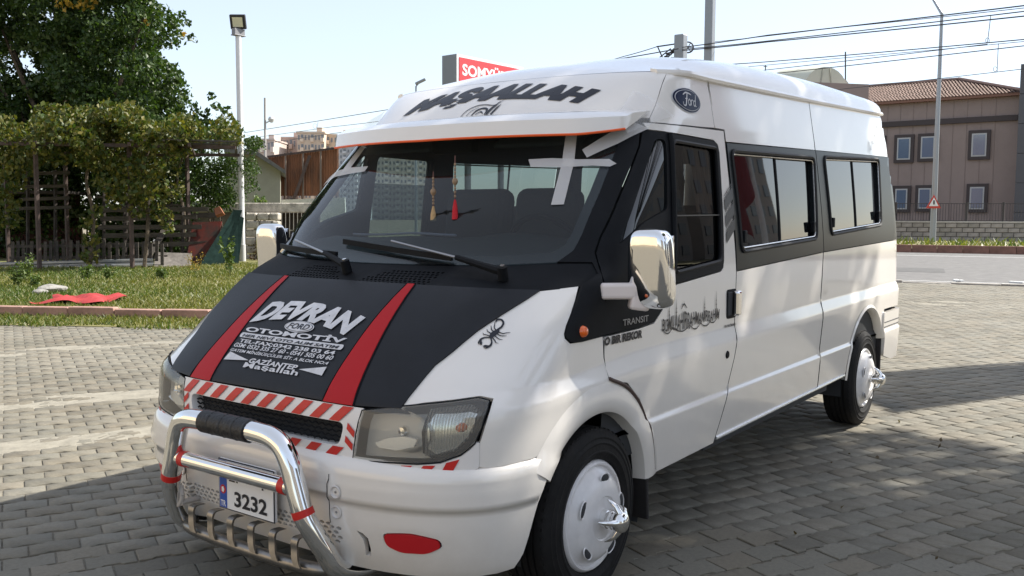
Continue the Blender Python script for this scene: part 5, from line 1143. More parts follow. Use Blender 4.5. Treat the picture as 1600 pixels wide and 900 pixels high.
for px,d in ((140,23.5),(225,23.6),(282,26)): MB().tube(catm([G(px,d)-vo,at(px+6,340,d)-vo,at(px-5,280,d)-vo,at(px+8,232,d)-vo],6),np.linspace(.05,.03,19),6).build('stem',BARK,vn,True)
pass;tag(vn,'yellowing grapevine covering the pergola roof and hanging down','vine')
# bushes right of the pergola
def bush(px0,px1,py0,py1,d,n,r,name,lab,m=LEAF,size=.10,per=600):
    b_=empty(name,G((px0+px1)/2,d));o=np.array(b_.location);c=[at(random.uniform(px0,px1),random.uniform(py0,py1),d+random.uniform(-.8,.8)) for _ in range(n)]
    leaves('foliage',clumps(c,[r*random.uniform(.6,1.2) for _ in c],per)-o,size,m,b_);mb=MB()
    for q in (c[:6] if d>27.8 or d<25 else []): MB().tube(catm([np.zeros(3),(q-o)*.5+rng.normal(0,.1,3),q-o],6),np.linspace(.035,.012,13),5).build('stem',BARK,b_,True)
    tag(b_,lab,'bush');return b_
bush(310,365,240,320,28,46,.42,'leafy_bush','leafy green bush behind the pergola end, beside the white pole')
bush(381,402,212,300,27.6,34,.24,'leafy_bush','thin leafy branches right of the white floodlight pole',size=.09)
bush(395,412,305,318,31,6,.2,'leafy_bush','small yellow green plant growing on top of the stone wall',m=WEED)
bush(-40,310,245,405,29.4,150,.66,'dark_fill_foliage','leafy mass added to darken the space behind the pergola',size=.17,per=420)  # foliage added so that the depth behind the slats turns dark
bush(165,275,250,300,25.2,16,.36,'hanging_creeper','yellow green creeper hanging thickly from the pergola edge',m=VINE,size=.13,per=650)
# tall tree behind
SIL=[(-120,-190),(215,-190),(250,-60),(262,0),(268,22),(238,40),(275,48),(300,55),(312,72),(296,92),(262,100),(300,112),(308,126),(290,140),(268,150),(300,168),(325,195),(340,225),(300,250),(-120,260)]
bl=[];rr=[]
while len(bl)<330:
    px,py=random.uniform(-120,340),random.uniform(-190,255);r=random.uniform(.40,.95);d=random.uniform(28,33.5);pr=r*1422/d*.82
    ring=[(px+pr*math.cos(a_),py+pr*math.sin(a_)) for a_ in np.linspace(0,6.28,9)[:-1]]
    if pip(np.array(ring+[(px,py)]),SIL).sum()<8: continue
    bl.append(at(px,py,d));rr.append(r)
for px,py in ((296,172),(310,190),(322,202),(306,212),(333,220),(285,190),(348,214)): bl.append(at(px,py,29));rr.append(.42)
for px,py in ((330,150),(338,165),(352,172),(345,185),(325,178),(300,60),(290,35),(285,22)):bl.append(at(px,py,29));rr.append(.17)
yel=clumps([at(x,y,28) for x,y in ((98,5),(125,8),(140,3),(228,37),(288,55))],[.28,.25,.25,.12,.1],400)
tree('broadleaf_tree',G(120,30.5),7,np.array(bl),rr,620,.17,'tall dense broadleaf tree rising behind the vine pergola',trunk_r=.28,extra=yel)
# shed and screens below the pergola
sh=empty('garden_shed',G(60,29));so_=np.array(sh.location)
A0,A1=G(-70,29)-so_,G(128,29.4)-so_;zs=at(60,305,29)[2];ux_=(A1-A0)/np.linalg.norm(A1-A0);REDB=mat('dark_red_boards',(.055,.022,.018),.85,noise=.3,nscale=5)
L_=np.linalg.norm(A1-A0)
for k in range(22): MB().bar(A0+ux_*L_*(k+.5)/22,A0+ux_*L_*(k+.5)/22+[0,0,zs],L_/22-.012,.05,up=(ux_[1],-ux_[0],0)).build('wall_board',REDB,sh)
MB().box((A0+A1)/2+[0,0,zs+.05]-np.array([-.6,-.9,0])*1.0,(L_+.4,2.4,.08),np.stack([ux_,[-ux_[1],ux_[0],0],[0,0,1]],1)).build('shed_roof',DKW,sh)
tag(sh,'dark red boarded shed in deep shade behind the picket fence','shed')
ht=empty('garden_hut',G(160,30.5));h0=np.array(ht.location);PGW=mat('pale_green_wall',(.16,.18,.13),.85,noise=.1)
MB().bar(G(122,30.5)-h0+[0,0,1.4],G(196,30.8)-h0+[0,0,1.4],2.8,.12,up=(0,0,1)).build('hut_wall',PGW,ht)
MB().bar(at(175,262,30.3)-h0,at(175,300,30.3)-h0,.4,.06).build('hut_window',mat('pale_window',(.55,.58,.55),.5),ht);tag(ht,'pale green hut wall glimpsed between vine leaves and slats','hut')
def screen(name,px0,px1,d0,d1,ys_,lab,wd=.11,jit=6,posts_=2,cat_='screen'):
    s=empty(name,G((px0+px1)/2,(d0+d1)/2));o=np.array(s.location)
    for y in ys_:
        e=random.uniform(-jit,jit);MB().bar(at(px0+random.uniform(0,12),y+random.uniform(-1,1),d0)-o,at(px1+e,y+random.uniform(-1,1)-2,d1)-o,.03,wd).build('board',OLDW,s)
    for k in range(posts_):
        t=(k+.5)/posts_;px=px0+(px1-px0)*t;d=d0+(d1-d0)*t;MB().bar(G(px,d+.06)-o,at(px,min(ys_)-6,d+.06)-o,.07).build('post',DKW,s)
    return tag(s,lab,cat_)
screen('slat_screen',22,108,25,25.4,(272,293,311,326),'weathered horizontal boards fixed between brown pergola posts',.09)
screen('slat_screen',150,330,25.6,26,(328,342,356,369,383),'grey horizontal boards leaning in a stack behind the pickets',.13,25)
screen('slat_screen',145,285,27.5,27.6,(296,309,322),'thin dark rails crossing in front of the pale hut',.06,4,4)
# picket fence
pk=empty('picket_fence',G(130,24.6));o_=np.array(pk.location)
for k in range(24):
    px=18+k*10.3+random.uniform(-1.5,1.5);d=24.5+.2*math.sin(k);MB().bar(G(px,d,GZ)-o_,at(px+random.uniform(-2,2),375+random.uniform(-2,3)+ (3 if k>14 else 0),d)-o_,.085,.025,up=(_f[0],_f[1],0)).build('picket',OLDW,pk)
for y in (383,401): MB().bar(at(15,y+2,24.65)-o_,at(262,y,24.8)-o_,.03,.08).build('rail',OLDW,pk)
tag(pk,'low weathered picket fence standing under the pergola','fence')
# steel guard rail beams on the ground
GALV=mat('galvanised',(.36,.38,.40),.45,metal=.7,noise=.15,nscale=4)
for k,(y0,y1,lab) in enumerate(((418,410.5,'upper galvanised guard rail beam lying along the picket fence'),(424.5,418.5,'lower galvanised guard rail beam lying in the grass by the fence'))):
    o=empty('guard_rail_beam',G(110,23.8-.15*k));oo=np.array(o.location);A,B=at(-40,y0,23.8-.15*k)-oo,at(240,y1,24.3-.15*k)-oo;ax=(B-A)/np.linalg.norm(B-A);sd_=np.array([-ax[1],ax[0],0]);V=[]
    prof=[(0,.15),(.05,.13),(.05,.07),(0,.03),(0,-.03),(.05,-.07),(.05,-.13),(0,-.15)]
    if sd_@(-_f)<0: sd_=-sd_
    for p in (A,B):
        for q,z in prof:V.append(p+sd_*q+[0,0,z*.8])
        for q,z in prof[::-1]:V.append(p+sd_*(q-.006)+[0,0,z*.8])
    n=16;MB().add(V,[(i,(i+1)%n,n+(i+1)%n,n+i) for i in range(n)]+[tuple(range(n)),tuple(range(n,2*n))]).build('beam',GALV,o);tag(o,lab,'guard rail')
# boards and panels leaning at the wall
def leaner(name,c4,d,th,m,lab,cat_='board'):
    P=[at(x,y,dd) for (x,y),dd in zip(c4,d)];o=empty(name,P[0]);q=np.array(P)-P[0];nn=np.cross(q[1]-q[0],q[3]-q[0]);nn/=np.linalg.norm(nn)
    MB().add(np.concatenate([q,q+nn*th]),[(0,1,2,3),(7,6,5,4),(0,4,5,1),(1,5,6,2),(2,6,7,3),(3,7,4,0)]).build('panel',m,o);return tag(o,lab,cat_)
leaner('sign_panel',[(290,418),(332,421),(347,347),(302,349)],(25.6,25.6,26.3,26.3),.05,mat('faded_red_sign',(.15,.035,.028),.95,spec=.05,col2=(.05,.045,.04),nscale=3),'faded red and grey sign panel leaning against the wall')  # sign colours darkened to carry the shade by the wall
leaner('green_board',[(300,433),(345,425),(378,330),(364,330)],(24.9,25.4,26.6,26.6),.06,mat('green_board',(.012,.024,.021),.95,noise=.3,spec=.05),'long green board, darkened for shade, leaning steeply beside the white pole')  # green lowered so the boards look shaded although the sun reaches them
leaner('green_board',[(328,428),(372,418),(381,342),(371,338)],(25.6,26,26.8,26.8),.06,MATS['green_board'],'shorter green board behind the long one by the pole')
leaner('plank',[(222,408),(231,410),(277,340),(268,338)],(25.2,25.2,26.4,26.4),.06,OLDW,'grey plank propped diagonally against the slatted boards','plank')
leaner('concrete_slab',[(241,424),(297,426),(300,402),(243,400)],(24.2,24.4,25,25),.12,mat('old_concrete',(.16,.145,.13),.95,noise=.3),'old grey concrete slab lying at the end of the guard rails','slab')
leaner('plank',[(268,342),(345,340),(345,332),(268,335)],(26.4,26.6,26.6,26.4),.08,OLDW,'pale plank laid across the top of the leaning panels','plank')
leaner('brick_piece',[(278,435),(292,437),(296,420),(283,418)],(24.2,24.2,24.3,24.3),.12,mat('brick_red',(.33,.13,.07),.9),'broken orange brick standing in the grass by the boards','brick')
leaner('brick_piece',[(340,340),(352,336),(346,326),(338,330)],(26.2,26.2,26.3,26.3),.15,MATS['brick_red'],'loose pinkish brick lying on top of the wall','brick')
# stone wall with barred opening
wl=empty('stone_wall',G(400,29));wo=np.array(wl.location);STONE=mat('rough_stone',(.46,.42,.36),.95,noise=.35,nscale=5,bump=.7,bscale=14,bdist=.03)
def wq(x0,x1,y0,y1,d,th,name,m,bev=.03):
    P=[at(x0,y1,d),at(x1,y1,d+.25*(x1-x0)/100),at(x1,y0,d+.25*(x1-x0)/100),at(x0,y0,d)];q=np.array(P)-wo;f2=np.array([_f[0],_f[1],0])*th
    return MB().add(np.concatenate([q,q+f2]),[(0,1,2,3),(7,6,5,4),(0,4,5,1),(1,5,6,2),(2,6,7,3),(3,7,4,0)]).build(name,m,wl,bevel=bev)
wq(266,500,317,332,29,.5,'coping',STONE)
wq(266,382,332,412,29.15,.35,'render_panel',mat('wall_render',(.20,.18,.155),.95,noise=.25,nscale=2))
y_=332.
for row in range(6):
    hgt=13;x_=383.
    while x_<434:
        wd=random.uniform(16,26);x2=min(x_+wd,436);wq(x_,x2-.8,y_+.5,y_+hgt-.6,28.97+random.uniform(-.05,.05),.4,'stone',STONE,.05);x_=x2
    y_+=hgt
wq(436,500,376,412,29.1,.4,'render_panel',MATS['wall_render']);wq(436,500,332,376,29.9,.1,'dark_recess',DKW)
for k in range(8): MB().tube([at(440+k*6.2,332,29.2)-wo,at(440+k*6.2,376,29.2)-wo],.011,6).build('window_bar',mat('bar_metal',(.30,.28,.25),.6,metal=.4),wl)
MB().bar(at(437,360,29.2)-wo,at(486,360,29.3)-wo,.02,.04).build('cross_bar',MATS['bar_metal'],wl);tag(wl,'rough stone garden wall with coping and a barred opening','wall')
bush(395,418,375,405,28.4,8,.28,'dry_shrub','dark reddish dry shrub at the foot of the stone wall',m=leafmat('leaf_dry',(.05,.03,.015),(.12,.07,.03)),size=.08)
# white pole with floodlight
fp_=empty('floodlight_pole',G(379,27.5,GZ));f0=np.array(fp_.location);WPOLE=mat('white_pole',(.70,.70,.71),.4,noise=.05)
tp=at(373,62,27.5);tp[:2]=f0[:2];MB().tube([(0,0,-.05),(0,0,(tp-f0)[2])],.085,14).build('pole',WPOLE,fp_,True)
MB().tube([(0,0,0),(0,0,.5)],.10,14).build('pole_sleeve',mat('sleeve_grey',(.5,.5,.5),.6),fp_,True)
c=tp-f0;rf_=np.array([_r[0],_r[1],0]);rf_/=np.linalg.norm(rf_);ff=-np.array([_f[0],_f[1],0]);ff/=np.linalg.norm(ff);up_=np.array([0,0,1.])
tl=lambda a,b:np.array([ff*math.cos(a)-up_*math.sin(a),up_*math.cos(a)+ff*math.sin(a)])
Rm=np.stack([rf_,ff*.94-up_*.34,up_*.94+ff*.34],1)
fl=MB().box(c+[0,0,.42],(.46,.12,.42),Rm).build('lamp_head',mat('lamp_black',(.02,.02,.022),.5),fp_,bevel=.02)
MB().box(c+[0,0,.42]+Rm[:,1]*.062,(.30,.012,.28),Rm).build('lamp_glass',mat('lamp_panel',(.62,.60,.42),.25),fl);MB().box(c+[0,0,.12],(.36,.16,.18)).box(c+[0,0,.02],(.40,.2,.03)).build('lamp_driver',mat('driver_grey',(.22,.22,.23),.5),fp_,bevel=.01)
tag(fp_,'slim white steel pole carrying a square floodlight','floodlight')
# thin mast with a small loudspeaker
ms=empty('mast',G(415,40));m0=np.array(ms.location);MB().tube([(0,0,0),at(414,153,40)-m0],.05,8).build('pole',mat('mast_grey',(.42,.40,.38),.6),ms,True)
MB().lathe([(0,.14),(.1,.12),(.15,.02),(.1,-.1),(0,-.14)],12,frame(at(424,187,40)-m0,(1,0,0),(0,1,0),(0,0,1))).tube([at(416,192,40)-m0,at(423,188,40)-m0],.03,6).build('loudspeaker',mat('ls_white',(.66,.66,.66),.5),ms,True);tag(ms,'thin grey mast with a small white camera ball','mast')
# house gable and rusty hoarding
hs=empty('small_house',G(400,38));h0=np.array(hs.location);CREAM=mat('cream_render',(.36,.35,.29),.9,noise=.08,nscale=2)
pf2=[(352,322),(438,322),(438,266),(398,240),(352,236)];P=np.array([at(x,y,38) for x,y in pf2])-h0;hv=at(446,300,38)-CAM;hv[2]=0;dp=hv/np.linalg.norm(hv)*6
n=5;MB().add(np.concatenate([P,P+dp]),[tuple(range(5)),tuple(range(9,4,-1))]+[(i,5+i,5+(i+1)%5,(i+1)%5) for i in range(5)]).build('wall',CREAM,hs)
P=np.array([at(x,y,37.6) for x,y in ((446,272),(446,266),(400,235),(350,231),(350,238),(399,242))])-h0;MB().add(np.concatenate([P,P+dp*1.1]),[tuple(range(6)),tuple(range(11,5,-1))]+[(i,6+i,6+(i+1)%6,(i+1)%6) for i in range(6)]).build('roof',mat('house_roof_grey',(.17,.165,.155),.9,noise=.2),hs);tag(hs,'small cream house with sloping grey roof behind the white pole','house')
hb=empty('hoarding',G(475,42));b0=np.array(hb.location);RUST=mat('rusty_sheet',(.24,.10,.045),.85,col2=(.10,.05,.03),nscale=2.2,bump=.3,bscale=20,mapping=(1,1,.35))
for k in range(4):
    x0,x1=419+27.6*k,419+27.6*(k+1)-1;V=[]
    nn=14
    for i in range(nn):
        t=i/(nn-1);x=x0+(x1-x0)*t;dd=42+.03*math.sin(i*math.pi);yt=246-14*(x-419)/110
        V+=[at(x,yt,dd+(.03 if i%2 else 0))-b0,at(x,306,dd+(.03 if i%2 else 0))-b0]
    MB().add(V,[(2*i,2*i+1,2*i+3,2*i+2) for i in range(nn-1)]).build('rusty_sheet',RUST,hb)
for x in (446,473,501,527): MB().bar(at(x,330,42.2)-b0,at(x,243-14*(x-419)/110,42.2)-b0,.10).build('post',RUSTP,hb);
for x in (446,473.5,501): MB().bar(at(x,306,41.9)-b0,at(x,243-14*(x-419)/110,41.9)-b0,.09,.03).build('batten',mat('batten',(.20,.16,.13),.9),hb)
MB().bar(at(455,322,41.8)-b0,at(484,243,41.8)-b0,.14).build('brace',RUSTP,hb);MB().bar(at(418,245,41.9)-b0,at(529,231,41.9)-b0,.09).build('top_rail',RUSTP,hb);tag(hb,'rusty corrugated sheet hoarding on posts with diagonal brace','hoarding')
wall2=MB().bar(at(430,330,41)-at(470,337,41),at(540,326,41)-at(470,337,41),.2,1.0).build('low_wall',mat('low_white_wall',(.5,.5,.48),.9,noise=.15),None);wall2.location=at(470,337,41);tag(wall2,'low pale wall below the rusty hoarding','wall')
# far apartment blocks
def block(px0,px1,y0,d,depth,col,lab,fl,cols,wcol=(.18,.19,.21),base=337,grp=None):
    b_=empty('apartment_block',G((px0+px1)/2,d,-.5));o=np.array(b_.location);A,B=G(px0,d,-.5)-o,G(px1,d,-.5)-o;zt_=at((px0+px1)/2,y0,d)[2]+.5;ax=(B-A);L=np.linalg.norm(ax);ax/=L;nb=np.array([ax[1],-ax[0],0])
    if nb@np.array([_f[0],_f[1],0])>0: nb=-nb
    R=np.stack([ax,-nb,[0,0,1]],1);m=mat('render_%d'%int(px0*7+d),col,.9,noise=.08,nscale=.15);mb=MB();mb.box((A+B)/2-nb*depth/2+[0,0,zt_/2],(L,depth,zt_),R).build('wall',m,b_)
    MB().box((A+B)/2-nb*depth/2+[0,0,zt_+.3],(L+.6,depth+.6,.6),R).box((A+B)/2-nb*depth/2+ax*L*.2+[0,0,zt_+1.5],(L*.2,depth*.4,2.4),R).build('parapet',m,b_)
    wm=mat('far_window',wcol,.3);ba=mat('balcony_%d'%int(px0*7+d),tuple(min(1,c*1.15) for c in col),.9);fh=zt_/fl;w1=MB();w2=MB()
    for i in range(fl):
        for k in range(cols):
            c=A+ax*L*(k+.5)/cols+[0,0,fh*(i+.55)]
            if k%3==1: w2.box(c+nb*.6-[0,0,fh*.25],(L/cols*.9,1.2,fh*.4),R);w1.box(c+nb*.06,(L/cols*.7,.1,fh*.62),R)
            else: w1.box(c+nb*.06,(L/cols*.42,.1,fh*.48),R)
    o1=w1.build('windows',wm,b_);o1['kind']='stuff';o2=w2.build('balconies',ba,b_);o2['kind']='stuff'
    return tag(b_,lab,'apartments',grp)
block(388,430,220,330,25,(.50,.42,.38),'distant low pinkish apartment block left of the taller ones',6,8)
block(432,470,217,350,20,(.52,.40,.34),'distant apartment block with reddish balconies above the hoarding',7,7)
block(466,508,209,340,20,(.55,.45,.36),'tall distant beige apartment block behind the hoarding',9,8);block(505,552,213,345,20,(.56,.44,.33),'distant ochre apartment block nearest the minibus roof',9,8)
block(531,566,224,250,18,(.42,.43,.45),'distant grey apartment tower beside the windscreen edge',14,6)
block(560,690,232,290,18,(.55,.52,.46),'long pale apartment slab seen through the cab windows',12,22)
# red cloth, stone and weeds on the grass
rc=gnd(132,472,GZ);V=[];nn=14
for i in range(nn):
    for k in range(nn):
        a_,b_=i/(nn-1)*2-1,k/(nn-1)*2-1;q=1+.18*math.sin(5*math.atan2(b_,a_));p=_r[:2]*a_*.50*q+np.array([_f[0],_f[1]])*b_*.55*q;V.append((p[0],p[1],.085+.03*math.sin(a_*6+b_*4)+.03*math.sin(b_*9)*math.cos(a_*7)-.03*max(abs(a_),abs(b_))**4))
o=mesh('red_cloth',V,[(i*nn+k,(i+1)*nn+k,(i+1)*nn+k+1,i*nn+k+1) for i in range(nn-1) for k in range(nn-1)],mat('red_plastic_cloth',(.34,.035,.035),.6,noise=.15,nscale=4),None,True);o.location=rc;tag(o,'crumpled red plastic cloth lying on the grass at the kerb','cloth')
for k,(px,py,s) in enumerate(((83,456,.17),(64,459,.09))):
    p=gnd(px,py,GZ);V=[];rr_=random.Random(k);F=[]
    bm=bmesh.new();bmesh.ops.create_icosphere(bm,subdivisions=3,radius=s)
    for v in bm.verts: v.co=Vector((v.co.x*1.5,v.co.y,v.co.z*.62))*(1+.16*math.sin(v.co.x*17+k)*math.cos(v.co.y*19)+.08*math.sin(v.co.z*33))
    me=bpy.data.meshes.new('rock');bm.to_mesh(me);bm.free();me.materials.append(mat('grey_rock',(.26,.25,.23),.95,noise=.35,nscale=6,bump=.8,bscale=20));o=bpy.data.objects.new('rock',me);COL.objects.link(o);o.location=p+[0,0,s*.25];tag(o,('larger' if k==0 else 'smaller')+' rough grey rock in the weeds before the pergola post','rock')
def weed(px,py,h,n,lab,m=WEED,size=.07):
    p=gnd(px,py,GZ);w_=empty('weed_plant',p);mb=MB();L=[]
    for k in range(n):
        e=np.array([random.gauss(0,h*.22),random.gauss(0,h*.22),h*random.uniform(.6,1.1)]);q=catm([np.zeros(3),e*.5+rng.normal(0,.02,3),e],6);mb.tube(q,.006,4)
        for t in q[3:]: L+=[t+rng.normal(0,.03,3) for _ in range(4)]
    mb.build('stem',mat('weed_stem',(.10,.12,.04),.8),w_);leaves('foliage',np.array(L),size,m,w_,.2,.45);return tag(w_,lab,'weed','weeds in the grass by the fence')
for px,py,h in ((40,440,.55),(28,446,.4),(135,437,.28),(170,436,.25),(55,448,.22),(250,436,.2)): weed(px,py,h,6,'straggly green weed in the grass before the picket fence')
weed(360,432,.95,3,'tall single weed with drooping leaves by the green boards',size=.13);weed(305,428,.5,5,'dry straw coloured weed tuft by the leaning boards',m=AUT,size=.04)
# ------------------------------------------------------------------ right side
# block wall with coping
dW=53.5
bw=empty('block_wall',G(1500,dW));w0=np.array(bw.location);GREYB=mat('grey_block',(.30,.275,.25),.95,noise=.3,nscale=1.5,bump=.4,bscale=12)
GB2=[mat('grey_block_%d'%k,(.27+.035*k,.25+.03*k,.225+.03*k),.95,noise=.25,nscale=2,bump=.4,bscale=12) for k in range(3)]
wa,wb=G(1380,dW+.9,.1)-w0,G(1640,dW-1.6,.1)-w0;ax=(wb-wa)[:2];LW=np.linalg.norm(ax);ax=np.array([*(ax/LW),0.]);nw=np.array([ax[1],-ax[0],0]);nw=nw if nw@_f<0 else -nw
RW=np.stack([ax,-nw,[0,0,1]],1);zw=at(1500,348,dW)[2];bh=(zw-.12)/4;blen=.60
MB().box((wa+wb)/2+[0,0,zw/2-.1],(LW,.22,zw-.02),RW).build('mortar',mat('wall_mortar',(.13,.12,.11),.95),bw)
bms=[]
for k in range(3): 
    o=MB().box((0,0,0),(blen-.035,.16,bh-.035)).build('block',GB2[k],bw,bevel=.02);bms.append(o.data);o.location=wa+ax*(.35+k*blen)+nw*.08+np.array([0,0,bh/2]);o.rotation_euler=(0,0,math.atan2(ax[1],ax[0]))
for r_ in range(4):
    k=0 if r_ else 3
    while k*blen<LW-blen:
        o=bpy.data.objects.new('block',random.choice(bms));COL.objects.link(o);o.parent=bw;b_=o.modifiers.new('bevel','BEVEL');b_.width=.02;b_.segments=2
        o.location=wa+ax*(.35+(k+(.5 if r_%2 else 0))*blen)+nw*(.08+random.uniform(-.012,.012))+np.array([0,0,bh*(r_+.5)]);o.rotation_euler=(0,0,math.atan2(ax[1],ax[0]));k+=1
MB().box((wa+wb)/2+[0,0,zw-.06],(LW,.34,.10),RW).build('coping',mat('pale_coping',(.42,.40,.37),.9,noise=.15),bw,bevel=.01);tag(bw,'grey concrete block wall with pale coping across the road','wall')
fe=empty('railing',G(1500,dW+.2));e0=np.array(fe.location);DKM=mat('dark_railing',(.05,.045,.045),.6)
fa,fb=G(1380,dW+1.1,zw)-e0,G(1640,dW-1.4,zw)-e0;hz=at(1500,316,dW)[2]-zw
for k in range(5): t=(k+.35)/4.6;p=fa+(fb-fa)*t;MB().bar(p,p+[0,0,hz],.12).build('post',DKM,fe)
for k in range(60): t=k/60;p=fa+(fb-fa)*t;MB().bar(p+[0,0,.1],p+[0,0,hz*.93],.022).build('baluster',DKM,fe)
for z in (.12,hz*.93): MB().bar(fa+[0,0,z],fb+[0,0,z],.035).build('rail',DKM,fe)
tag(fe,'thin dark metal railing standing on the block wall','railing')
# weeds along the verge
P=[];
for _ in range(2600):
    s=random.uniform(-20,22);p=R0[:2]+rd*s-rn*(rw+random.uniform(2.0,14));P.append((p[0],p[1],.14))
tag(blades('verge_weeds',P,.30,GRASS,.6,.05),'dry weeds growing along the foot of the block wall','weeds',kind='stuff')
# brown building
bd=empty('brown_building',G(1480,62));d0=np.array(bd.location);BRN=mat('brown_cladding',(.27,.21,.19),.8,noise=.06,nscale=.8);TRIM=mat('dark_trim_brown',(.055,.042,.042),.7)
fA,fB=G(1300,66)-d0,G(1582,59)-d0;ax=(fB-fA);ax[2]=0;LB=np.linalg.norm(ax);ax/=LB;nb=np.array([ax[1],-ax[0],0]);nb=nb if nb@_f<0 else -nb;RB=np.stack([ax,-nb,[0,0,1]],1)
hB=at(1480,160,62)[2]
def fpos(px,py):
    # point on the facade plane seen at (px,py)
    k=_f+_r*(px-800)/FPX-_u*(py-450)/FPX;t=((d0+fA-CAM)@nb)/(k@nb);return CAM+k*t-d0
MB().box(fA+ax*LB/2-nb*6+[0,0,hB/2],(LB,12,hB),RB).build('wall',BRN,bd)
mb=MB()
for k in range(int(LB/.84)): mb.box(fA+ax*(.84*k+.2)+nb*.012+[0,0,hB/2],(.025,.025,hB),RB)
o=mb.build('cladding_joint',mat('clad_joint',(.25,.195,.177),.8),bd);o['kind']='stuff'
c1=fpos(1400,190)[2];c2=fpos(1400,198)[2];MB().box(fA+ax*LB/2+nb*.10+[0,0,(c1+c2)/2],(LB,.22,abs(c1-c2)),RB).build('string_course',TRIM,bd);MB().box(fA+ax*LB/2+nb*.22+[0,0,hB+.06],(LB+.5,.5,.18),RB).build('gutter',mat('gutter_brown',(.20,.10,.07),.7),bd)
WG=mat('blue_window',(.10,.14,.22),.12,ior=1.9)
for (x0,x1,y0,y1) in ((1402,1424,215,250),(1439,1462,213,248),(1518,1543,208,245),(1399,1419,295,327),(1435,1456,294,326),(1515,1539,292,327),(1360,1380,217,252)):
    a_,b_=fpos(x0,y1),fpos(x1,y0);w_=np.linalg.norm((b_-a_)[:2]);h_=abs(b_[2]-a_[2]);c=(a_+b_)/2
    wn=MB().box(c+nb*.06,(w_+.42,.20,h_+.42),RB).build('window',TRIM,bd);MB().box(c+nb*.13,(w_,.10,h_),RB).build('frame',mat('white_frame',(.42,.42,.42),.5),wn);MB().box(c+nb*.155,(w_-.18,.08,h_-.18),RB).build('pane',WG,wn)
# tiled hip roof: rows of tiles
TILE=[mat('roof_tile_%d'%k,((.22,.20,.25)[k],(.145,.135,.165)[k],(.115,.108,.135)[k]),.85,noise=.2,nscale=2) for k in range(3)]
rz=at(1450,129,66)[2]-hB;rp=lambda s,t:(fA+ax*(-.4+(LB+.8)*s)+nb*.5)*1.0+(-nb)*(t*6.4)+np.array([0,0,hB+.12+rz*t])
rows=15;roof_=MB();mbs=[MB(),MB(),MB()]
for i in range(rows):
    t0,t1=i/rows,(i+1)/rows;s0_,s1_=.08*0+t0*.0,1-t0*.42;nn=int(60*(s1_-s0_))
    for k in range(nn):
        a_=s0_+(s1_-s0_)*k/nn;b_=s0_+(s1_-s0_)*(k+.86)/nn;p=[rp(a_,t0),rp(b_,t0),rp(b_,t1+.01),rp(a_,t1+.01)];up3=np.array([0,0,.06]);up1=np.array([0,0,.015]);m_=(p[0]+p[1])/2+np.array([0,0,.11]);m2=(p[2]+p[3])/2+np.array([0,0,.05])
        mbs[random.choice((0,0,1,2))].add([p[0]+up3,m_,p[1]+up3,p[2]+up1,m2,p[3]+up1],[(0,1,4,5),(1,2,3,4)])
for k in range(3):
    o=mbs[k].build('roof_tiles',TILE[k],bd);o['kind']='stuff'
V=[rp(-.0,0),rp(1,0),rp(.58,1),rp(0,1)];roof_.add(V,[(0,1,2,3)]);e=[rp(1,0),rp(1,0)-nb*12.6,rp(.58,1)];roof_.add(e,[(0,1,2)]);roof_.build('roof',TILE[0],bd)
MB().tube([rp(1,0)+[0,0,.1],rp(.58,1)+[0,0,.12]],.12,6).tube([rp(.58,1)+[0,0,.1],rp(0,1)+[0,0,.1]],.12,6).build('ridge_tiles',TILE[2],bd)
g1=at(1545,134,64)-d0;MB().add([g1+[0,0,0],g1+ax*.9-[0,0,.9],g1-ax*2.6-[0,0,.9],g1-nb*3,g1+ax*.9-[0,0,.9]-nb*3,g1-ax*2.6-[0,0,.9]-nb*3],[(0,1,2),(3,5,4),(0,3,4,1),(0,2,5,3)]).build('dormer',TILE[1],bd)
tag(bd,'brown two-storey building with red tiled roof across the road','building')
an=empty('grey_annex',G(1600,57));a0=np.array(an.location);A,B=G(1583,57.5)-a0,G(1640,56)-a0;zA=at(1590,104,57.5)[2];GR=mat('dark_grey_panel',(.085,.085,.095),.6)
for k in range(6): MB().box((A+B)/2-nb*1.5+[0,0,zA*(k+.5)/6],(np.linalg.norm((B-A)[:2]),3,zA/6-.03),RB).build('facade_panel',GR,an)
MB().box((A+B)/2-nb*1.55+[0,0,zA/2],(np.linalg.norm((B-A)[:2])-.1,2.9,zA-.1),RB).build('core',DARKIN,an);tag(an,'dark grey panelled tower block joined to the brown building','building')
# vaulted tank, aerial and dish beyond the van roof
tk=empty('vaulted_tank',G(1262,50));t0_=np.array(tk.location);q0,q1=at(1235,140,50)-t0_,at(1290,140,46.5)-t0_;axv=(q1-q0);axv[2]=0;axv/=np.linalg.norm(axv);sdv=np.array([-axv[1],axv[0],0]);V=[];n=14;rt=(at(1262,106,48)[2]-at(1262,140,48)[2])
for p in (q0-axv*.3,q1):
    for k in range(n): a_=math.pi*k/(n-1);V.append(p+sdv*rt*1.05*math.cos(a_)+[0,0,rt*math.sin(a_)])
MB().add(V,[(k,k+1,n+k+1,n+k) for k in range(n-1)]+[tuple(range(n)),tuple(range(n,2*n))]).build('tank_shell',mat('pale_tank',(.52,.52,.42),.6,noise=.08,nscale=.5),tk,True)
for f_ in (.33,.66):
    p=q1+axv*.02;MB().bar(p+sdv*rt*(f_*2-1)*.9,p+sdv*rt*(f_*2-1)*.5+[0,0,rt*.93],.05).build('end_rib',mat('tank_rib',(.34,.34,.28),.6),tk)
MB().box((q0+q1)/2-[0,0,3],(5,4,6),np.stack([axv,sdv,[0,0,1]],1)).build('tank_house',BRN,tk);tag(tk,'pale half-barrel tank on a roof behind the minibus','tank')
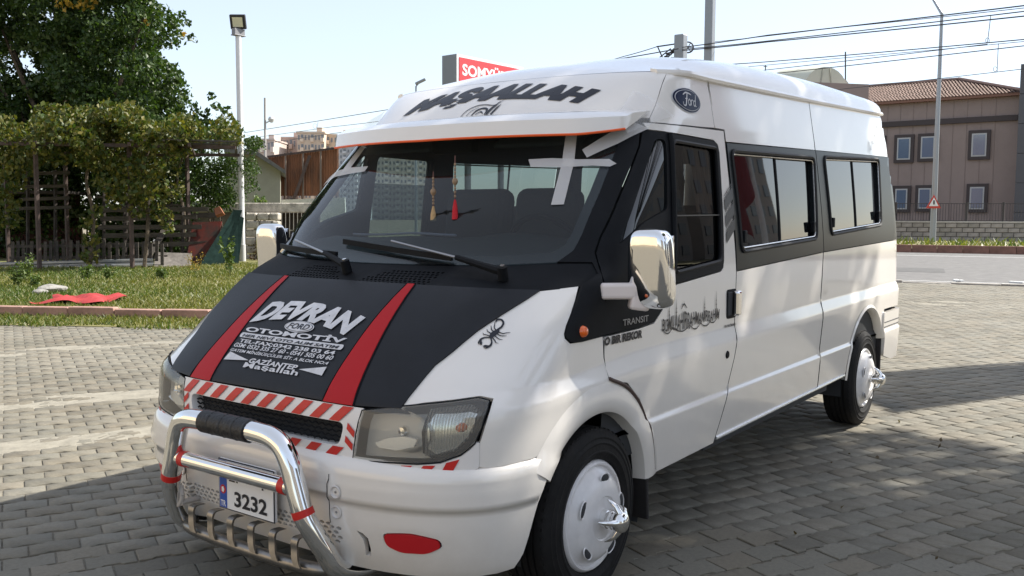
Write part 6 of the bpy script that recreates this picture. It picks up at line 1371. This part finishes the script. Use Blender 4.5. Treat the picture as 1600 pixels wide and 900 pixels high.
ar=empty('aerial',G(1321,52));r0=np.array(ar.location);MB().tube([(0,0,0),at(1321,81,52)-r0],.04,6).build('pole',DKM,ar);MB().lathe([(0,.0),(.2,.03),(.36,.12)],16,frame(at(1315,134,51)-r0,_r,_u,-_f)).build('dish',mat('dish_grey',(.5,.48,.44),.6),ar,True);tag(ar,'thin aerial pole with a small dish above the red roof','aerial')
ar=empty('aerial',G(1197,50));r0=np.array(ar.location);MB().tube([(0,0,0),at(1196,102,50)-r0],.03,6).tube([at(1193,104,50)-r0,at(1199,104,50)-r0],.02,5).build('pole',DKM,ar);tag(ar,'short aerial showing just above the minibus rain rail','aerial')
# street lamp with warning sign
sl=empty('street_lamp',G(1457,50,.14));l0=np.array(sl.location);LG=mat('lamp_post_grey',(.34,.36,.38),.5,metal=.5)
tz_=at(1467,28,50)[2]-l0[2];MB().tube([(0,0,0),(0,0,tz_*.45),(0,0,tz_)],[.17,.13,.08],12).tube([(0,0,tz_),at(1455,-6,50)-l0,at(1400,-60,50)-l0],[.08,.06,.05],8).build('pole',LG,sl,True)
tri_=at(1459,316,49.6)-l0;mk=lambda s,o:[tri_+_r*x*s+np.array([0,0,1.])*y*s-_f*o for x,y in ((-.30,-.24),(.30,-.24),(0,.30))]
sg_=MB().add(mk(1.35,0)+mk(1.35,-.04),[(0,1,2),(5,4,3),(0,3,4,1),(1,4,5,2),(2,5,3,0)]).build('warning_sign',mat('sign_red',(.55,.06,.04),.5),sl)
MB().add(mk(.88,.012),[(0,1,2)]).build('sign_face',PLATE,sg_);MB().bar(tri_-[0,0,.12]-_f*.03,tri_+[0,0,.10]-_f*.03,.07,.02).build('sign_mark',DECAL,sg_);tag(sl,'tall grey street lamp post with a red warning triangle','street lamp')
# sign box above the roof line
sb=empty('shop_sign',G(760,33));s0_=np.array(sb.location);c=[(713,84,32),(817,106,34.9),(817,170,34.9),(713,170,32)];P=np.array([at(*q) for q in c])-s0_;P[1][2]=P[1][2];nn=np.cross(P[1]-P[0],P[3]-P[0]);nn/=np.linalg.norm(nn);nn=nn if nn@_f<0 else -nn
top=P[0][2];ez=np.array([0,0,1.]);ex=(P[1]-P[0]);ex[2]=0;Ls=np.linalg.norm(ex);ex/=Ls;zb_=P[3][2];ht_=top-zb_;RS=np.stack([ex,-nn if False else np.cross(ez,ex),ez],1);nb_=np.array([ex[1],-ex[0],0]);nb_=nb_ if nb_@_f<0 else -nb_
cen=P[0]+ex*Ls/2-[0,0,ht_/2]
MB().box(cen-nb_*.35,(Ls,.68,ht_),RS).build('sign_case',mat('case_grey',(.30,.31,.33),.5,metal=.5),sb);MB().box(cen+nb_*.012,(Ls,.03,ht_),RS).build('sign_border',PLATE,sb);MB().box(cen+nb_*.03,(Ls-.22,.03,ht_-.2),RS).build('sign_panel',mat('sign_red_panel',(.58,.05,.06),.5),sb)
o=lettering('lettering','SOMYÜREK',lambda a,b:(P[0]+ex*Ls/2+nb_*.05-[0,0,.47])[None,:]+np.outer(a,ex)+np.outer(b,ez),PLATE,sb,Ls*.86,.50,.03,0,9)
for t in (.25,.75): MB().tube([P[0]+ex*Ls*t-[0,0,ht_]-nb_*.3,P[0]+ex*Ls*t-nb_*.3-[0,0,P[0][2]]],.12,10).build('post',STEEL,sb)
tag(sb,'red box sign with white capital letters behind the van roof','sign')
lp=empty('street_lamp',G(650,60));p0=np.array(lp.location);MB().tube([(0,0,0),at(650,135,60)-p0,at(655,129,60)-p0],[.1,.06,.05],8).build('pole',LG,lp,True);MB().box(at(657,127.5,60)-p0,(.75,.28,.16),np.stack([_r,_f,_u],1)@np.array([[.9,0,-.43],[0,1,0],[.43,0,.9]])).build('lamp_head',mat('head_grey',(.26,.27,.28),.5),lp,bevel=.05);tag(lp,'small lamp head peeping over the front of the roof','street lamp')
# catenary poles, gear and wires
DP=26.
cp=empty('steel_pole',G(1101,DP));q=np.array(cp.location);MB().bar((0,0,0),(0,0,12),.24,.24).build('shaft',mat('pole_steel',(.27,.29,.31),.5,metal=.4),cp,bevel=.03);tag(cp,'square grey steel pole rising behind the minibus','pole')
cw=empty('tension_post',G(1057,DP+1));q=np.array(cw.location);tt=at(1057,60,DP+1)-q;MB().bar((0,0,0),(0,0,tt[2]),.30,.30).build('shaft',MATS['pole_steel'],cw,bevel=.03)
wc=at(1075,74,DP+.6)-q;th=np.linspace(0,2*math.pi,24);mb=MB();mb.tube([wc+_r*.155*math.cos(a_)+_u*.155*math.sin(a_) for a_ in th],.022,6,False)
for a_ in (0,1.05,2.1): mb.bar(wc-_r*.15*math.cos(a_)-_u*.15*math.sin(a_),wc+_r*.15*math.cos(a_)+_u*.15*math.sin(a_),.02)
mb.build('tension_wheel',DKM,cw,True);mb=MB()
for a_,b_ in (((1048,76),(1028,92)),((1028,74),(1036,92)),((1036,92),(1062,70)),((1048,90),(1072,92)),((1026,73),(1060,68)),((1040,84),(1066,78))): mb.bar(at(*a_,DP+.7)-q,at(*b_,DP+.7)-q,.035)
mb.build('bracket',DKM,cw);mb=MB()
for k in range(6): mb.lathe([(.02,-.03),(.06,0),(.02,.03)],10,frame(at(1040+3.5*k,90-3*k,DP+.6)-q,_r,_u,-_f))
mb.build('insulator',DKM,cw,True);tag(cw,'short steel post with wire tensioning wheel and insulators','pole')
WIRE=mat('wire_dark',(.05,.05,.055),.6)
def wire(pts,r,lab,sag=.01):
    P=[at(*p) for p in pts];o=empty('overhead_wire',P[0]);full=[]
    for i in range(len(P)-1):
        for k in range(12):
            t=k/12;p=P[i]*(1-t)+P[i+1]*t;p=p-np.array([0,0,sag*4*t*(1-t)]);full.append(p-P[0])
    full.append(P[-1]-P[0]);MB().tube(full,r*1.05,5).build('cable',WIRE,o);return tag(o,lab,'wire','overhead tram wires')
wire([(1066,74,DP),(1200,55,24),(1640,4,18)],.014,'topmost overhead wire running from the tension wheel over the street lamp')
wire([(1066,77,DP),(1200,64,24),(1640,13,18)],.012,'second of the three upper overhead wires right of the steel pole');wire([(1066,79,DP),(1200,65.5,24),(1640,21,18)],.014,'third of the three upper overhead wires right of the steel pole')
wire([(1090,103,30),(1200,96.5,28),(1640,58,21)],.013,'overhead wire crossing midway up the street lamp post');wire([(1090,119,30),(1200,109,28),(1543,69,22)],.010,'thin overhead wire joining the one above it near the hanger')
wire([(1090,127,30),(1200,116,28),(1640,67,21)],.012,'overhead wire passing in front of the vaulted tank');wire([(1300,141,34),(1320,138.7,33),(1640,103,24)],.010,'lowest overhead wire skimming the red tiled roof')
wire([(1060,76,DP),(930,98,29),(620,169,42),(345,213,60)],.016,'overhead wire descending from tension post behind the roof to the far left');wire([(604,188,42),(520,198,47),(345,222,62)],.012,'middle wire left of the sun visor above the hoarding');wire([(640,194,41),(520,208.5,46),(400,226,58)],.014,'lowest wire left of the sun visor above the hoarding');wire([(1026,73,DP+.7),(975,88,28),(915,104,30)],.012,'short stay wire from the tension bracket to the roof line')
wire([(1110,66,DP),(1300,44,23),(1640,8,18)],.008,'thin stay wire just above the second upper overhead wire');wire([(1090,111,31),(1300,92,27),(1640,61,22)],.008,'thin contact wire just below the mid-height wire at the lamp post')
for k,(x,y0,y1,d) in enumerate(((1546,25,67,20.5),(1558,68,112,22.5),(495,190,201,47.5))):
    o=empty('wire_hanger',at(x,y0,d));q=np.array(o.location);MB().tube([at(x+2,y0,d)-q,at(x-3 if k==0 else x,y1,d)-q],.008,5).tube([at(x-3+3*math.cos(a_),y1-4+4*math.sin(a_),d)-q for a_ in np.linspace(0,6.28,10)],.006,4,False).build('hanger_rod',WIRE,o);tag(o,('looped hanger between the upper and middle wires by the lamp post','looped hanger between the two lowest wires over the brown building','small hanger between wires above the hoarding')[k],'hanger')
P=[]
for _ in range(26):
    p=gnd(random.uniform(1000,1600),random.uniform(640,890))
    if not(p[1]<1.0 and p[0]>-4.6): P.append((p[0],p[1],.012))
tag(leaves('fallen_leaves',P,.03,leafmat('leaf_brown',(.06,.04,.02),(.14,.10,.05)),None,0,.6),'small dry leaves scattered on the shaded paving','leaves',kind='stuff')
# ------------------------------------------------------------------ beyond the right edge: trees, flag and blocks that shade and mirror in the van
def shade_tree(base,h,c,R,nb,per,lab,seed):
    r_=random.Random(seed);bl=[];rr=[]
    for _ in range(nb):
        while True:
            q=np.array([r_.uniform(-1,1) for _ in range(3)])
            if np.linalg.norm(q)<1: break
        bl.append(np.array(c)+q*np.array(R));rr.append(r_.uniform(.35,.75))
    tree('broadleaf_tree',base,h,np.array(bl),rr,per,.20,lab,trunk_r=.2)
shade_tree((-8.8,8.6,0),9,(-8.3,7.6,10.0),(3.5,2.8,1.7),160,600,'leafy street tree standing to the right of the minibus',3)
shade_tree((-5.6,10.4,0),9,(-5.8,9.6,10.4),(3.4,2.6,1.7),150,560,'second leafy street tree beyond the driver side of the minibus',5)
shade_tree((-3.0,10.2,0),9,(-3.6,9.2,9.8),(2.6,2.2,1.5),90,560,'third leafy street tree beyond the front of the minibus',9)
fgp=empty('flagpole',(-13.2,5.2,0));MB().tube([(0,0,0),(0,0,8.6)],[.06,.04],10).build('pole',WPOLE,fgp,True);tag(fgp,'white flagpole on the driver side of the minibus','flagpole')
V=[];nu_,nz_=16,22
for i in range(nu_):
    for k in range(nz_):
        a_=i/(nu_-1);t=k/(nz_-1);wd=2.6*(1-.25*t);x=a_*wd*(.75+.25*(1-t));y=.22*math.sin(a_*9+t*2)*(.3+a_);z=8.4-5.2*t-1.5*a_*(.6+.5*t);V.append((x,y-.1*a_,z))
o=mesh('flag',V,[(i*nz_+k,(i+1)*nz_+k,(i+1)*nz_+k+1,i*nz_+k+1) for i in range(nu_-1) for k in range(nz_-1)],mat('flag_red',(.20,.015,.02),.75),None,True);o.location=(-13.15,5.2,0);tag(o,'large red flag hanging limp from the white pole','flag')
def block2(x,y,w_,d_,h_,col,lab,fl,cols,rz=0):
    b_=empty('apartment_block',(x,y,0),rz);m=mat('render_%s'%lab[:14],col,.9,noise=.08,nscale=.2);MB().box((0,0,h_/2),(w_,d_,h_)).box((0,0,h_+.3),(w_+.5,d_+.5,.6)).build('wall',m,b_);mb=MB();fh=h_/fl
    for i in range(fl):
        for k in range(cols): mb.box((-w_/2+w_*(k+.5)/cols,-d_/2-.04,fh*(i+.55)),(w_/cols*.5,.1,fh*.5))
    o=mb.build('windows',mat('far_window2',(.10,.11,.13),.3),b_);o['kind']='stuff';tag(b_,lab,'apartments')
block2(26,-16,30,14,9,(.55,.45,.33),'beige sunlit building facing the minibus nose across the yard',3,9,1.2);block2(-60,38,16,12,13,(.30,.27,.25),'grey brown apartment block mirrored in the side windows',4,6);block2(-85,40,20,12,19,(.34,.30,.27),'taller apartment block mirrored in the rear side window',6,8);block2(-38,52,18,12,10,(.33,.31,.30),'low apartment block on the driver side of the minibus',3,7);block2(-10,60,24,12,16,(.38,.35,.32),'broad apartment block far beyond the street trees',5,9);block2(30,40,26,14,14,(.40,.36,.32),'apartment block behind the photographer facing the minibus nose',5,9,-.9)
